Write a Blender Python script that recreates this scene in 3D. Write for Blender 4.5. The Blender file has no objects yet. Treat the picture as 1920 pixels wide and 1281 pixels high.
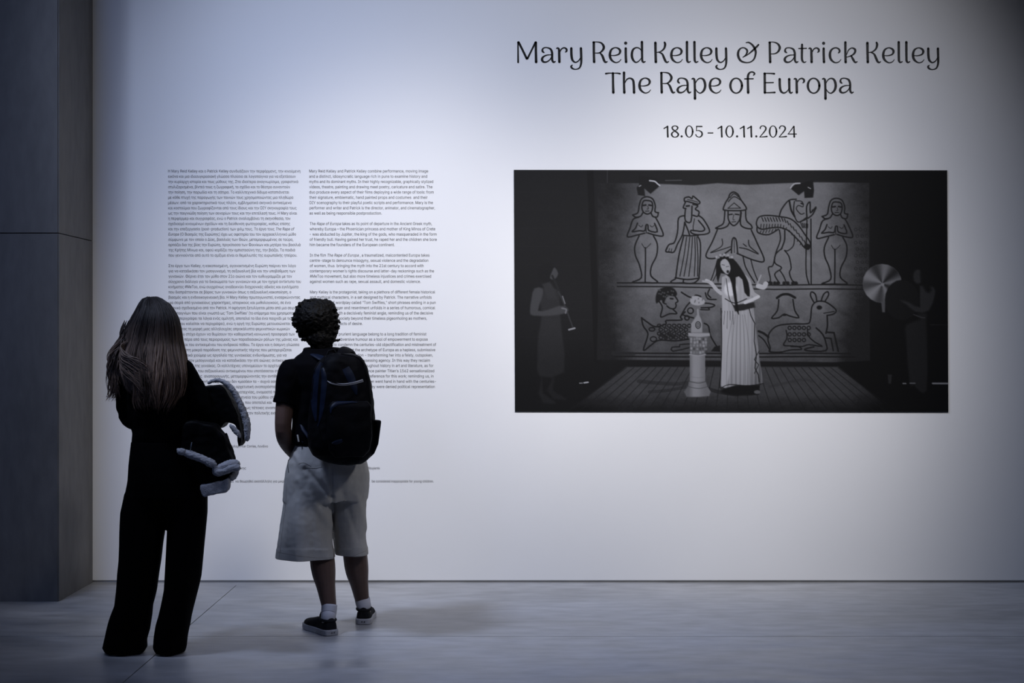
import bpy, bmesh, math, random
import numpy as np
from mathutils import Vector, Matrix, noise

random.seed(7)
np.random.seed(7)
SC = bpy.context.scene
COL = SC.collection

# ------------------------------------------------------------------ camera
F = 2667.0            # focal length in pixels of the 1920 wide frame
CX, CY = 975.0, 640.5
CH = 1.48             # camera height
WALL_Y = 8.733

cam_d = bpy.data.cameras.new('camera')
cam_d.sensor_width = 36.0
cam_d.lens = F * 36.0 / 1920.0
cam_d.shift_x = -(CX - 960.0) / 1920.0
cam_d.clip_end = 100
cam = bpy.data.objects.new('camera', cam_d)
cam.location = (0, 0, CH)
cam.rotation_euler = (math.radians(90), 0, 0)
COL.objects.link(cam)
SC.camera = cam

# ------------------------------------------------------------------ world, lights, exposure
w = bpy.data.worlds.new('world')
SC.world = w
w.use_nodes = True
w.node_tree.nodes['Background'].inputs[0].default_value = (0.35, 0.48, 1.0, 1)
w.node_tree.nodes['Background'].inputs[1].default_value = 0.012


def look(o, target):
    d = Vector(target) - o.location
    o.rotation_euler = d.to_track_quat('-Z', 'Y').to_euler()


def spot(name, loc, target, power, angle, blend, color, radius=0.1):
    l = bpy.data.lights.new(name, 'SPOT')
    l.energy = power
    l.spot_size = math.radians(angle)
    l.spot_blend = blend
    l.color = color
    l.shadow_soft_size = radius
    o = bpy.data.objects.new(name, l)
    o.location = loc
    COL.objects.link(o)
    look(o, target)
    return o


def area(name, loc, target, power, sx, sy, color, spread=180):
    l = bpy.data.lights.new(name, 'AREA')
    l.shape = 'RECTANGLE'
    l.size = sx
    l.size_y = sy
    l.energy = power
    l.color = color
    l.spread = math.radians(spread)
    o = bpy.data.objects.new(name, l)
    o.location = loc
    COL.objects.link(o)
    look(o, target)
    return o


spot('ceiling_spotlight', (0.52, 4.55, 5.0), (1.16, 8.27, 1.95), 900, 34.4, 1.0, (1.0, 0.955, 0.925), 0.5)
spot('ceiling_spotlight', (0.29, 4.81, 4.68), (-0.88, 8.72, 1.48), 640, 39.8, 1.0, (1.0, 0.955, 0.925), 0.4)
spot('ceiling_spotlight', (3.0, 4.82, 4.66), (1.16, 7.58, 2.81), 380, 71.3, 1.0, (0.93, 0.93, 1.0), 0.25)
spot('sky_blue_spot', (-3.21, 5.64, 6.01), (0.55, 8.71, 0.63), 920, 62.3, 1.0, (0.58, 0.69, 1.0), 0.4)
area('daylight_fill', (-3.4, 0.6, 4.6), (-4.3, 8.1, 1.9), 13, 1.5, 1.5, (0.30, 0.46, 1.0), 60)  # added blue fill for the left concrete, stands in for daylight
spot('sky_blue_spot', (0.5, 4.4, 5.6), (0.35, 5.9, 0.0), 200, 52, 1.0, (0.36, 0.48, 1.0), 0.5)  # added blue fill that brightens the middle of the floor


SC.view_settings.view_transform = 'Standard'
SC.view_settings.look = 'None'
SC.view_settings.gamma = 1.0
SC.view_settings.use_curve_mapping = False
SC.view_settings.exposure = 0.0


# ------------------------------------------------------------------ helpers
def W(px, py, Y):
    """point of the place seen at photograph pixel (px,py) at depth Y"""
    return Vector(((px - CX) * Y / F, Y, CH + (CY - py) * Y / F))


def srgb(v):
    v = np.asarray(v, dtype=float)
    return np.where(v <= 0.04045, v / 12.92, ((v + 0.055) / 1.055) ** 2.4)


def mat(name, color, rough=0.7, spec=0.3, nscale=0, namp=0.0, bump=0.0, bscale=60, metal=0.0, sheen=0.0, stretch=None):
    m = bpy.data.materials.new(name)
    m.use_nodes = True
    nt = m.node_tree
    b = nt.nodes['Principled BSDF']
    b.inputs['Base Color'].default_value = (*color, 1)
    b.inputs['Roughness'].default_value = rough
    b.inputs['Specular IOR Level'].default_value = spec
    b.inputs['Metallic'].default_value = metal
    if sheen:
        b.inputs['Sheen Weight'].default_value = sheen
    tc = nt.nodes.new('ShaderNodeTexCoord')
    mp = nt.nodes.new('ShaderNodeMapping')
    nt.links.new(tc.outputs['Object'], mp.inputs[0])
    if stretch:
        mp.inputs['Scale'].default_value = stretch
    if namp:
        n = nt.nodes.new('ShaderNodeTexNoise')
        n.inputs['Scale'].default_value = nscale
        n.inputs['Detail'].default_value = 6
        nt.links.new(mp.outputs[0], n.inputs['Vector'])
        r = nt.nodes.new('ShaderNodeMapRange')
        r.inputs[1].default_value = 0.25
        r.inputs[2].default_value = 0.75
        r.inputs[3].default_value = 1 - namp
        r.inputs[4].default_value = 1 + namp
        nt.links.new(n.outputs['Fac'], r.inputs[0])
        mx = nt.nodes.new('ShaderNodeVectorMath')
        mx.operation = 'SCALE'
        mx.inputs[0].default_value = color
        nt.links.new(r.outputs[0], mx.inputs['Scale'])
        nt.links.new(mx.outputs[0], b.inputs['Base Color'])
    if bump:
        n2 = nt.nodes.new('ShaderNodeTexNoise')
        n2.inputs['Scale'].default_value = bscale
        n2.inputs['Detail'].default_value = 4
        nt.links.new(mp.outputs[0], n2.inputs['Vector'])
        bp = nt.nodes.new('ShaderNodeBump')
        bp.inputs['Strength'].default_value = bump
        bp.inputs['Distance'].default_value = 0.004
        nt.links.new(n2.outputs['Fac'], bp.inputs['Height'])
        nt.links.new(bp.outputs[0], b.inputs['Normal'])
    return m


class MB:
    """collects shapes into one mesh"""
    def __init__(s):
        s.v = []
        s.f = []

    def add(s, vs, fs):
        o = len(s.v)
        s.v += [tuple(v) for v in vs]
        s.f += [tuple(i + o for i in f) for f in fs]
        return s

    def box(s, a, b):
        x0, y0, z0 = a
        x1, y1, z1 = b
        return s.add([(x0, y0, z0), (x1, y0, z0), (x1, y1, z0), (x0, y1, z0),
                      (x0, y0, z1), (x1, y0, z1), (x1, y1, z1), (x0, y1, z1)],
                     [(3, 2, 1, 0), (4, 5, 6, 7), (0, 1, 5, 4), (1, 2, 6, 5), (2, 3, 7, 6), (3, 0, 4, 7)])

    def loft(s, rings, cap=True, closed=True):
        n = len(rings[0])
        vs = [p for r in rings for p in r]
        fs = []
        for i in range(len(rings) - 1):
            for j in range(n if closed else n - 1):
                k = (j + 1) % n
                fs.append((i * n + j, i * n + k, (i + 1) * n + k, (i + 1) * n + j))
        if cap:
            fs.append(tuple(range(n - 1, -1, -1)))
            fs.append(tuple(range((len(rings) - 1) * n, len(rings) * n)))
        return s.add(vs, fs)

    def tube(s, pts, rad, n=12, flat=1.0, up=None, caps=True):
        """swept tube with rounded ends; rad list of radii; flat scales the second axis"""
        pts = [Vector(p) for p in pts]
        if not hasattr(rad, '__len__'):
            rad = [rad] * len(pts)
        rings = []
        prev = None
        m = len(pts)
        for i, p in enumerate(pts):
            t = (pts[min(i + 1, m - 1)] - pts[max(i - 1, 0)])
            if t.length < 1e-9:
                t = Vector((0, 0, 1))
            t.normalize()
            if prev is None:
                u = Vector(up) if up else (Vector((1, 0, 0)) if abs(t.x) < 0.8 else Vector((0, 1, 0)))
            else:
                u = prev
            u = u - t * u.dot(t)
            if u.length < 1e-6:
                u = t.orthogonal()
            u.normalize()
            prev = u
            v = t.cross(u)

            def ring(c, r):
                return [c + (u * math.cos(2 * math.pi * k / n) + v * (flat * math.sin(2 * math.pi * k / n))) * r for k in range(n)]
            if caps and i == 0:
                for q in (0.25, 0.65):
                    rings.append(ring(p - t * rad[0] * math.cos(q * math.pi / 2) * min(1, flat), rad[0] * math.sin(q * math.pi / 2)))
            rings.append(ring(p, rad[i]))
            if caps and i == m - 1:
                for q in (0.65, 0.25):
                    rings.append(ring(p + t * rad[-1] * math.cos(q * math.pi / 2) * min(1, flat), rad[-1] * math.sin(q * math.pi / 2)))
        return s.loft(rings)

    def ball(s, c, r, rot=None, n=16, m=10):
        c = Vector(c)
        rx, ry, rz = r if hasattr(r, '__len__') else (r, r, r)
        rings = []
        for i in range(1, m):
            a = math.pi * i / m
            ring = []
            for j in range(n):
                b = 2 * math.pi * j / n
                p = Vector((rx * math.sin(a) * math.cos(b), ry * math.sin(a) * math.sin(b), -rz * math.cos(a)))
                if rot is not None:
                    p = rot @ p
                ring.append(c + p)
            rings.append(ring)
        return s.loft(rings)

    def build(s, name, m=None, parent=None, smooth=True, link=True):
        me = bpy.data.meshes.new(name)
        me.from_pydata(s.v, [], s.f)
        me.update()
        o = bpy.data.objects.new(name, me)
        if m:
            me.materials.append(m)
        if smooth:
            me.shade_smooth()
        if link:
            COL.objects.link(o)
        if parent:
            o.parent = parent
            o.matrix_parent_inverse = parent.matrix_basis.inverted()
        return o


def remesh(o, voxel, smooth=4, sfac=0.5, dec=None):
    m = o.modifiers.new('r', 'REMESH')
    m.mode = 'VOXEL'
    m.voxel_size = voxel
    m.use_smooth_shade = True
    if smooth:
        s = o.modifiers.new('s', 'SMOOTH')
        s.iterations = smooth
        s.factor = sfac
    if dec:
        d = o.modifiers.new('d', 'DECIMATE')
        d.ratio = dec
    dg = bpy.context.evaluated_depsgraph_get()
    dg.update()
    me = bpy.data.meshes.new_from_object(o.evaluated_get(dg), depsgraph=dg)
    mats = list(o.data.materials)
    o.modifiers.clear()
    old = o.data
    o.data = me
    me.materials.clear()
    for q in mats:
        me.materials.append(q)
    bpy.data.meshes.remove(old)
    me.shade_smooth()
    return o


def displace(o, fn):
    """move vertices along their normals by fn(co)"""
    me = o.data
    me.update()
    cs = [(v.co.copy(), v.normal.copy()) for v in me.vertices]
    for v, (c, n) in zip(me.vertices, cs):
        v.co = c + n * fn(c)
    me.update()
    me.shade_smooth()


def open_bottom(o, zfn, thick):
    """remove the downward cap below zfn and give the cloth a thickness"""
    bm = bmesh.new()
    bm.from_mesh(o.data)
    dele = [f for f in bm.faces if f.normal.z < -0.6 and zfn(f.calc_center_median())]
    bmesh.ops.delete(bm, geom=dele, context='FACES')
    bm.to_mesh(o.data)
    bm.free()
    o.data.update()
    s = o.modifiers.new('t', 'SOLIDIFY')
    s.thickness = thick
    s.offset = -1
    dg = bpy.context.evaluated_depsgraph_get()
    dg.update()
    me = bpy.data.meshes.new_from_object(o.evaluated_get(dg), depsgraph=dg)
    o.modifiers.clear()
    o.data = me
    me.shade_smooth()


def cut_hem(o, z, thick):
    bm = bmesh.new()
    bm.from_mesh(o.data)
    bmesh.ops.bisect_plane(bm, geom=bm.verts[:] + bm.edges[:] + bm.faces[:], plane_co=(0, 0, z), plane_no=(0, 0, 1), clear_inner=True)
    bm.to_mesh(o.data)
    bm.free()
    o.data.update()
    open_bottom(o, lambda c: False, thick)


def empty(name, loc, label, cat, group=None):
    o = bpy.data.objects.new(name, None)
    o.location = loc
    o.empty_display_size = 0.1
    COL.objects.link(o)
    o['label'] = label
    o['category'] = cat
    if group:
        o['group'] = group
    return o


def adopt(o, parent):
    o.parent = parent
    o.matrix_parent_inverse = parent.matrix_basis.inverted()
    return o


def ering(px0, px1, py, Y, hd, yaw=0.0, n=28, p=2.0):
    """horizontal (super)ellipse seen as px0..px1 at height py, half depth hd, turned by yaw"""
    c = W((px0 + px1) / 2, py, Y)
    hw = (px1 - px0) / 2 * Y / F
    sa, ca = math.sin(yaw), math.cos(yaw)
    rx = math.sqrt(max((hw * hw - (hd * sa) ** 2), (0.25 * hw) ** 2)) / ca
    pts = []
    for k in range(n):
        a = 2 * math.pi * k / n
        x = rx * math.copysign(abs(math.cos(a)) ** (2 / p), math.cos(a))
        y = hd * math.copysign(abs(math.sin(a)) ** (2 / p), math.sin(a))
        pts.append(Vector((c.x + x * ca - y * sa, c.y + x * sa + y * ca, c.z)))
    if p != 2.0:
        ext = max(abs(q.x - c.x) for q in pts)
        k = hw / ext
        for q in pts:
            q.x = c.x + (q.x - c.x) * k
    return pts


def smooth_path(pts, sub=6, closed=False):
    """Catmull-Rom through n-dimensional points"""
    P = [np.array(p, float) for p in pts]
    n = len(P)
    if n < 3:
        return P if not closed else P + [P[0]]
    out = []
    rng = range(n if closed else n - 1)
    for i in rng:
        if closed:
            a, b, c, d = P[(i - 1) % n], P[i], P[(i + 1) % n], P[(i + 2) % n]
        else:
            a, b, c, d = P[max(i - 1, 0)], P[i], P[i + 1], P[min(i + 2, n - 1)]
        for k in range(sub):
            t = k / sub
            out.append(0.5 * ((2 * b) + (-a + c) * t + (2 * a - 5 * b + 4 * c - d) * t * t + (-a + 3 * b - 3 * c + d) * t ** 3))
    out.append(P[0] if closed else P[-1])
    return out


# ------------------------------------------------------------------ setting materials
def concrete(name, base, var, rough0, rough1, scale=1.2, stretch=(1, 1, 1), bump=0.05):
    m = bpy.data.materials.new(name)
    m.use_nodes = True
    nt = m.node_tree
    L = nt.links.new
    b = nt.nodes['Principled BSDF']
    tc = nt.nodes.new('ShaderNodeTexCoord')
    mp = nt.nodes.new('ShaderNodeMapping')
    mp.inputs['Scale'].default_value = stretch
    L(tc.outputs['Object'], mp.inputs[0])
    n1 = nt.nodes.new('ShaderNodeTexNoise')
    n1.inputs['Scale'].default_value = scale
    n1.inputs['Detail'].default_value = 9
    n1.inputs['Roughness'].default_value = 0.62
    n1.inputs['Distortion'].default_value = 0.8
    L(mp.outputs[0], n1.inputs['Vector'])
    n2 = nt.nodes.new('ShaderNodeTexNoise')
    n2.inputs['Scale'].default_value = scale * 7
    n2.inputs['Detail'].default_value = 6
    L(mp.outputs[0], n2.inputs['Vector'])
    add = nt.nodes.new('ShaderNodeMix')
    add.data_type = 'FLOAT'
    add.inputs[0].default_value = 0.35
    L(n1.outputs['Fac'], add.inputs[2])
    L(n2.outputs['Fac'], add.inputs[3])
    cr = nt.nodes.new('ShaderNodeValToRGB')
    cr.color_ramp.elements[0].position = 0.36
    cr.color_ramp.elements[1].position = 0.64
    cr.color_ramp.elements[0].color = (*[c * (1 - var) for c in base], 1)
    cr.color_ramp.elements[1].color = (*[c * (1 + var) for c in base], 1)
    L(add.outputs[0], cr.inputs[0])
    L(cr.outputs[0], b.inputs['Base Color'])
    mr = nt.nodes.new('ShaderNodeMapRange')
    mr.inputs[1].default_value = 0.35
    mr.inputs[2].default_value = 0.65
    mr.inputs[3].default_value = rough0
    mr.inputs[4].default_value = rough1
    L(n1.outputs['Fac'], mr.inputs[0])
    L(mr.outputs[0], b.inputs['Roughness'])
    if bump:
        bp = nt.nodes.new('ShaderNodeBump')
        bp.inputs['Strength'].default_value = bump
        bp.inputs['Distance'].default_value = 0.01
        L(n2.outputs['Fac'], bp.inputs['Height'])
        L(bp.outputs[0], b.inputs['Normal'])
    return m


M_floor = concrete('polished_concrete', (0.36, 0.36, 0.365), 0.30, 0.30, 0.52, 1.3, (0.55, 1.5, 1))
M_joint = mat('joint_dark', (0.05, 0.05, 0.05), 0.9)
M_wall = mat('white_paint', (0.80, 0.80, 0.80), 0.85, 0.15, nscale=1.5, namp=0.012, bump=0.02, bscale=240)
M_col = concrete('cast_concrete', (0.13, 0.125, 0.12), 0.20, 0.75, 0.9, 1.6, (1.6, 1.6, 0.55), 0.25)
M_gap = mat('shadow_gap_metal', (0.5, 0.5, 0.5), 0.6)
M_dark = mat('dark_paint', (0.06, 0.06, 0.065), 0.9, 0.1)


def structure(o, name=None):
    o['kind'] = 'structure'
    return o


XL, XR, YB, ZC = -6.0, 7.5, -3.0, 6.4
# floor: a sub base with big cast slabs as pieces
fl = structure(MB().box((XL, YB, -0.2), (XR, WALL_Y + 0.15, -0.012)).build('floor', M_joint, smooth=False))
JX, JY = -1.722, 7.138
g = 0.0025
xs = [XL, JX, 3.9, XR]
ys = [YB, 1.9, JY, 8.632, WALL_Y + 0.15]
for i in range(3):
    for j in range(4):
        if j == 3:
            continue
        x0, x1, y0, y1 = xs[i] + g, xs[i + 1] - g, ys[j] + g, ys[j + 1] - g
        adopt(MB().box((x0, y0, -0.012), (x1, y1, 0.0)).build('floor_slab', M_floor, smooth=False), fl)
# the strip of screed under the wall
adopt(MB().box((-2.75, 8.632 + g, -0.012), (XR, WALL_Y + 0.15, -0.0008)).build('floor_edge_strip', M_floor, smooth=False), fl)

structure(MB().box((-2.9, WALL_Y, 0.014), (XR, WALL_Y + 0.12, ZC)).build('wall_back', M_wall, smooth=False))
structure(MB().box((-2.75, WALL_Y + 0.012, -0.0008), (XR, WALL_Y + 0.05, 0.0138)).build('baseboard_back', M_gap, smooth=False))
# concrete return on the left, cast in two lifts
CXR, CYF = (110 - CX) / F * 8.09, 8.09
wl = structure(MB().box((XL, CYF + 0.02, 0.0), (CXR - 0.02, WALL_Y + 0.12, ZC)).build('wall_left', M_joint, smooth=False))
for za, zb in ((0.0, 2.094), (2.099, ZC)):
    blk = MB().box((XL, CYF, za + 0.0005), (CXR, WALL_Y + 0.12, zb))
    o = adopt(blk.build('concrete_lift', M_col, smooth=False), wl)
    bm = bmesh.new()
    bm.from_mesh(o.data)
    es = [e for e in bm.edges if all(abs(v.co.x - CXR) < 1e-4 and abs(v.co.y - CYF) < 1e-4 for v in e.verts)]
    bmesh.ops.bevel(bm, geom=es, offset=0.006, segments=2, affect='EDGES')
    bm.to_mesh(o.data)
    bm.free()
structure(MB().box((XR, YB, 0), (XR + 0.1, WALL_Y + 0.12, ZC)).build('wall_right', M_dark, smooth=False))
structure(MB().box((XL, YB - 0.1, 0), (XR, YB, ZC)).build('wall_front', M_dark, smooth=False))
structure(MB().box((XL - 0.1, YB, 0), (XL, CYF, ZC)).build('wall_side', M_dark, smooth=False))
structure(MB().box((XL, YB, ZC), (XR, WALL_Y + 0.12, ZC + 0.1)).build('ceiling', M_dark, smooth=False))

# ------------------------------------------------------------------ headline lettering
M_vinyl = mat('black_vinyl', (0.006, 0.006, 0.007), 0.55, 0.25)

A = 9.143
G = {}


def gl(ch, u0, base, scale, strokes, dots=()):
    G[ch] = ([[((u - u0) / scale, (base - v) / scale, wd / scale) for u, v, wd in st] for st in strokes],
             [((u - u0) / scale, (base - v) / scale, r / scale) for u, v, r in dots])


def ell(cx, cy, rx, ry, ws, wt, n=24):
    return [(cx + rx * math.cos(2 * math.pi * k / n), cy + ry * math.sin(2 * math.pi * k / n),
             wt + (ws - wt) * math.cos(2 * math.pi * k / n) ** 2) for k in range(n + 1)]


gl('M', 85, 487, A, [[(106, 132, 32), (104, 200, 24), (105, 476, 30)], [(116, 134, 38), (180, 262, 36), (252, 412, 38)],
                     [(266, 412, 32), (340, 262, 28), (404, 134, 34)], [(412, 135, 38), (410, 250, 40), (414, 472, 44)]])
gl('a', 492, 487, A, [[(550, 308, 18), (528, 292, 34), (522, 262, 30), (545, 230, 22), (600, 224, 20), (662, 250, 34), (687, 310, 38), (688, 400, 38), (692, 445, 36), (714, 474, 32), (742, 462, 18)],
                      [(686, 346, 14), (600, 352, 20), (535, 385, 32), (515, 430, 42), (540, 468, 34), (595, 468, 24), (650, 430, 20), (682, 375, 14)]])
gl('r', 755, 487, A, [[(766, 238, 20), (785, 230, 28), (806, 258, 36), (810, 350, 42), (812, 470, 42)],
                      [(824, 300, 12), (848, 250, 22), (895, 226, 24), (934, 250, 34), (934, 285, 32), (916, 302, 16)]])
gl('y', 995, 487, A, [[(1018, 235, 40), (1020, 350, 42), (1036, 435, 38), (1085, 476, 24), (1140, 450, 20), (1176, 395, 14)],
                      [(1183, 235, 40), (1187, 400, 40), (1184, 500, 34), (1155, 572, 26), (1090, 596, 18), (1035, 580, 30), (1014, 548, 34), (1034, 522, 16)]])
gl('R', 1378, 487, A, [[(1404, 134, 40), (1404, 300, 40), (1408, 470, 42)],
                       [(1386, 130, 16), (1450, 126, 16), (1530, 143, 28), (1574, 205, 42), (1558, 265, 36), (1500, 312, 22), (1425, 316, 14)],
                       [(1510, 316, 22), (1548, 362, 38), (1580, 445, 40), (1604, 474, 32), (1632, 464, 18)]])
gl('e', 1655, 487, A, [[(1690, 356, 14), (1760, 358, 18), (1832, 335, 28), (1855, 285, 40), (1830, 242, 32), (1768, 224, 20), (1702, 262, 34), (1678, 350, 44), (1702, 430, 38), (1770, 478, 22), (1832, 465, 18), (1868, 425, 12)]])
gl('i', 93, 487, A, [[(122, 235, 40), (122, 350, 40), (127, 470, 42)]], [(121, 146, 27)])
gl('d', 205, 487, A, [[(394, 280, 14), (355, 235, 20), (300, 224, 24), (245, 262, 36), (226, 350, 42), (245, 430, 38), (295, 476, 24), (350, 450, 18), (392, 395, 12)],
                      [(400, 126, 42), (402, 380, 38), (406, 445, 36), (425, 474, 30), (455, 462, 18)]])
gl('K', 607, 487, A, [[(631, 140, 44), (633, 300, 42), (637, 470, 44)], [(788, 134, 32), (798, 170, 40), (778, 240, 32), (720, 290, 22), (655, 304, 14)],
                      [(690, 303, 16), (745, 330, 30), (778, 400, 40), (803, 455, 38), (828, 476, 28), (855, 462, 18)]])
gl('l', 1148, 487, A, [[(1171, 126, 42), (1172, 400, 40), (1178, 452, 38), (1198, 474, 28), (1230, 460, 18)]])
gl('&', 195, 487, A, [[(358, 138, 16), (405, 134, 26), (470, 182, 34), (514, 260, 40), (520, 330, 34), (490, 420, 28), (430, 468, 22), (350, 478, 24), (262, 445, 36), (220, 360, 42), (228, 280, 36), (270, 232, 24), (325, 226, 22), (373, 265, 34), (370, 315, 30), (340, 358, 20), (303, 386, 16)],
                      [(303, 386, 14), (380, 345, 18), (460, 280, 30), (530, 215, 34), (570, 172, 28)]])
gl('P', 735, 487, A, [[(762, 134, 40), (764, 300, 40), (768, 470, 44)], [(745, 130, 16), (820, 126, 16), (898, 155, 30), (934, 222, 42), (905, 290, 32), (850, 325, 20), (780, 330, 14)]])
gl('t', 1255, 487, A, [[(1316, 168, 34), (1314, 250, 40), (1312, 400, 38), (1324, 452, 36), (1350, 475, 24), (1382, 462, 14)], [(1260, 237, 20), (1390, 233, 20)]])
gl('c', 1770, 487, A, [[(1936, 312, 14), (1957, 292, 34), (1952, 252, 30), (1905, 225, 24), (1850, 235, 26), (1806, 280, 38), (1793, 350, 44), (1812, 425, 38), (1875, 476, 24), (1940, 468, 18), (1984, 422, 10)]])
gl('k', 205, 487, A, [[(231, 130, 42), (230, 300, 40), (234, 472, 42)], [(252, 340, 12), (285, 262, 20), (345, 227, 22), (396, 255, 38), (388, 312, 34), (335, 356, 24), (252, 384, 14)],
                      [(330, 362, 26), (358, 415, 38), (395, 472, 32), (432, 462, 18)]])
gl('T', 82, 403, 8, [[(88, 106, 26), (130, 100, 20), (195, 98, 14), (260, 100, 20), (300, 106, 26)], [(195, 100, 34), (196, 250, 34), (199, 390, 38)]])
gl('h', 343, 403, 8, [[(361, 90, 36), (360, 250, 34), (364, 390, 38)], [(374, 245, 12), (402, 194, 20), (450, 174, 22), (494, 202, 34), (506, 265, 36), (511, 390, 38)]])
gl('p', 1373, 403, 8, [[(1382, 184, 20), (1400, 178, 24), (1417, 202, 34), (1422, 300, 34), (1424, 480, 38)],
                       [(1434, 245, 12), (1465, 195, 18), (1512, 174, 20), (1558, 202, 34), (1578, 280, 38), (1560, 352, 34), (1510, 396, 20), (1465, 380, 16), (1434, 335, 12)]])
gl('o', 18, 403, 8, [ell(122, 285, 87, 112, 36, 20)])
gl('f', 248, 403, 8, [[(382, 128, 16), (400, 104, 26), (372, 80, 22), (332, 86, 24), (304, 125, 34), (298, 200, 34), (302, 390, 38)], [(252, 183, 18), (378, 181, 18)]])
gl('E', 530, 403, 8, [[(551, 104, 36), (552, 390, 36)], [(538, 99, 16), (640, 101, 20), (694, 106, 28)], [(560, 240, 18), (680, 238, 18)], [(548, 391, 16), (640, 389, 20), (702, 386, 26)]])
gl('u', 755, 403, 8, [[(775, 186, 36), (778, 300, 36), (794, 368, 34), (835, 394, 24), (880, 375, 18), (915, 325, 12)],
                      [(918, 186, 38), (920, 330, 34), (925, 375, 32), (942, 394, 26), (966, 384, 16)]])
D_ = 14.222
gl('1', 125, 465, D_, [[(140, 228, 28), (235, 172, 32)], [(238, 172, 42), (238, 300, 44), (244, 448, 46)]])
gl('8', 320, 465, D_, [smooth_path([(435, 295, 38), (372, 242, 38), (366, 188, 36), (435, 155, 20), (503, 188, 40), (500, 238, 34), (435, 292, 22), (368, 335, 34), (346, 385, 44), (372, 438, 34), (435, 460, 20), (500, 436, 36), (524, 385, 44), (492, 336, 38)], 4, True)])
gl('.', 585, 465, D_, [], [(613, 438, 29)])
gl('0', 700, 465, D_, [ell(815, 308, 92, 152, 46, 20)])
gl('5', 980, 465, D_, [[(1010, 172, 30), (1155, 174, 32)], [(1012, 170, 26), (1008, 285, 22)], [(1000, 290, 14), (1070, 282, 22), (1138, 318, 38), (1160, 378, 44), (1130, 438, 34), (1070, 458, 20), (1010, 430, 26), (992, 392, 30)]])
gl('-', 1310, 465, D_, [[(1318, 348, 28), (1446, 348, 28)]])
gl('2', 835, 465, D_, [[(864, 232, 26), (860, 205, 34), (888, 168, 28), (935, 155, 22), (996, 185, 38), (1010, 240, 42), (970, 310, 34), (855, 445, 22)], [(845, 456, 18), (950, 450, 26), (1040, 440, 36)]])
gl('4', 1590, 465, D_, [[(1760, 175, 36), (1762, 300, 40), (1766, 450, 46)], [(1752, 170, 28), (1680, 272, 24), (1606, 370, 20)], [(1600, 374, 24), (1825, 374, 24)]])

SH = 0.0045           # slight lean of everything printed on the wall, as hung


def wall_pt(px, py, off):
    p = W(px + (py - 320) * SH, py, WALL_Y)
    return (p.x, WALL_Y - off, p.z)


def glyph_mesh(ch, px, base):
    mb = MB()
    strokes, dots = G[ch]

    def disc(x, y, r, n=14):
        vs = [wall_pt(px + x + r * math.cos(2 * math.pi * k / n), base - (y + r * math.sin(2 * math.pi * k / n)), 0.0012) for k in range(n)]
        mb.add(vs, [tuple(range(n))])
    for st in strokes:
        P = smooth_path(st, 5) if len(st) > 2 and len(st) < 20 else [np.array(p, float) for p in st]
        L, R = [], []
        n = len(P)
        for i, p in enumerate(P):
            t = P[min(i + 1, n - 1)][:2] - P[max(i - 1, 0)][:2]
            t = t / (np.hypot(*t) + 1e-9)
            nrm = np.array([-t[1], t[0]]) * p[2] / 2
            L.append(wall_pt(px + p[0] + nrm[0], base - (p[1] + nrm[1]), 0.0012))
            R.append(wall_pt(px + p[0] - nrm[0], base - (p[1] - nrm[1]), 0.0012))
        mb.loft([[a, b] for a, b in zip(L, R)], cap=False, closed=False)
        for e in (P[0], P[-1]):
            disc(e[0], e[1], e[2] / 2)
    for d in dots:
        disc(*d, n=20)
    return mb


def headline(name, label, seq, base, slope=0.0):
    root = empty(name, wall_pt(seq[0][1], base, 0.0005), label, 'wall lettering')
    for ch, px in seq:
        nm = 'digit' if ch.isdigit() else ('full_stop' if ch == '.' else ('dash' if ch == '-' else ('ampersand' if ch == '&' else 'letter')))
        glyph_mesh(ch, px, base + (px - 1300) * slope).build(nm, M_vinyl, root, smooth=False)


def xs_shift(seq, base):
    # the measured positions already hold the lean, undo it
    return [(c, x - (base - 320) * SH) for c, x in seq]


headline('title_lettering', 'large black vinyl line of two names joined by an ampersand, topmost on the wall',
         xs_shift([('M', 969.3), ('a', 1013.8), ('r', 1042.6), ('y', 1068.8), ('R', 1110.7), ('e', 1141.0), ('i', 1170.2), ('d', 1182.4),
                   ('K', 1226.4), ('e', 1256.2), ('l', 1285.6), ('l', 1299.7), ('e', 1312.0), ('y', 1340.7), ('&', 1381.3), ('P', 1440.4), ('a', 1468.8),
                   ('t', 1497.3), ('r', 1515.5), ('i', 1541.3), ('c', 1553.6), ('k', 1582.4), ('K', 1623.8), ('e', 1653.5), ('l', 1682.7),
                   ('l', 1696.9), ('e', 1709.3), ('y', 1738.0)], 118), 118.3, 0.0007)
headline('subtitle_lettering', 'large black vinyl exhibition title, the second and shorter line on the wall',
         xs_shift([('T', 1135.3), ('h', 1167.9), ('e', 1196.5), ('R', 1237.5), ('a', 1267.9), ('p', 1296.6), ('e', 1328.5), ('o', 1367.3),
                   ('f', 1396.0), ('E', 1431.3), ('u', 1459.4), ('r', 1487.8), ('o', 1512.5), ('p', 1541.3), ('a', 1572.5)], 175), 175.4, 0.0007)
headline('date_lettering', 'medium black vinyl exhibition dates in digits centred above the dark mounted print',
         xs_shift([('1', 1243.8), ('8', 1257.5), ('.', 1276.1), ('0', 1284.2), ('5', 1303.9), ('-', 1327.1), ('1', 1345.1), ('0', 1359.8),
                   ('.', 1380.0), ('1', 1387.0), ('1', 1400.6), ('.', 1416.0), ('2', 1423.7), ('0', 1441.3), ('2', 1460.0), ('4', 1476.8)], 258), 257.7, 0.0)

# ------------------------------------------------------------------ running text
import os
FONT = None
try:
    FONT = bpy.data.fonts.load(os.path.join(bpy.utils.resource_path('LOCAL'), 'datafiles', 'fonts', 'Inter.woff2'))
except Exception:
    pass
M_text = mat('grey_vinyl_text', (0.016, 0.016, 0.022), 0.6, 0.2)


from mathutils.geometry import delaunay_2d_cdt
GC = {}


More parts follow.
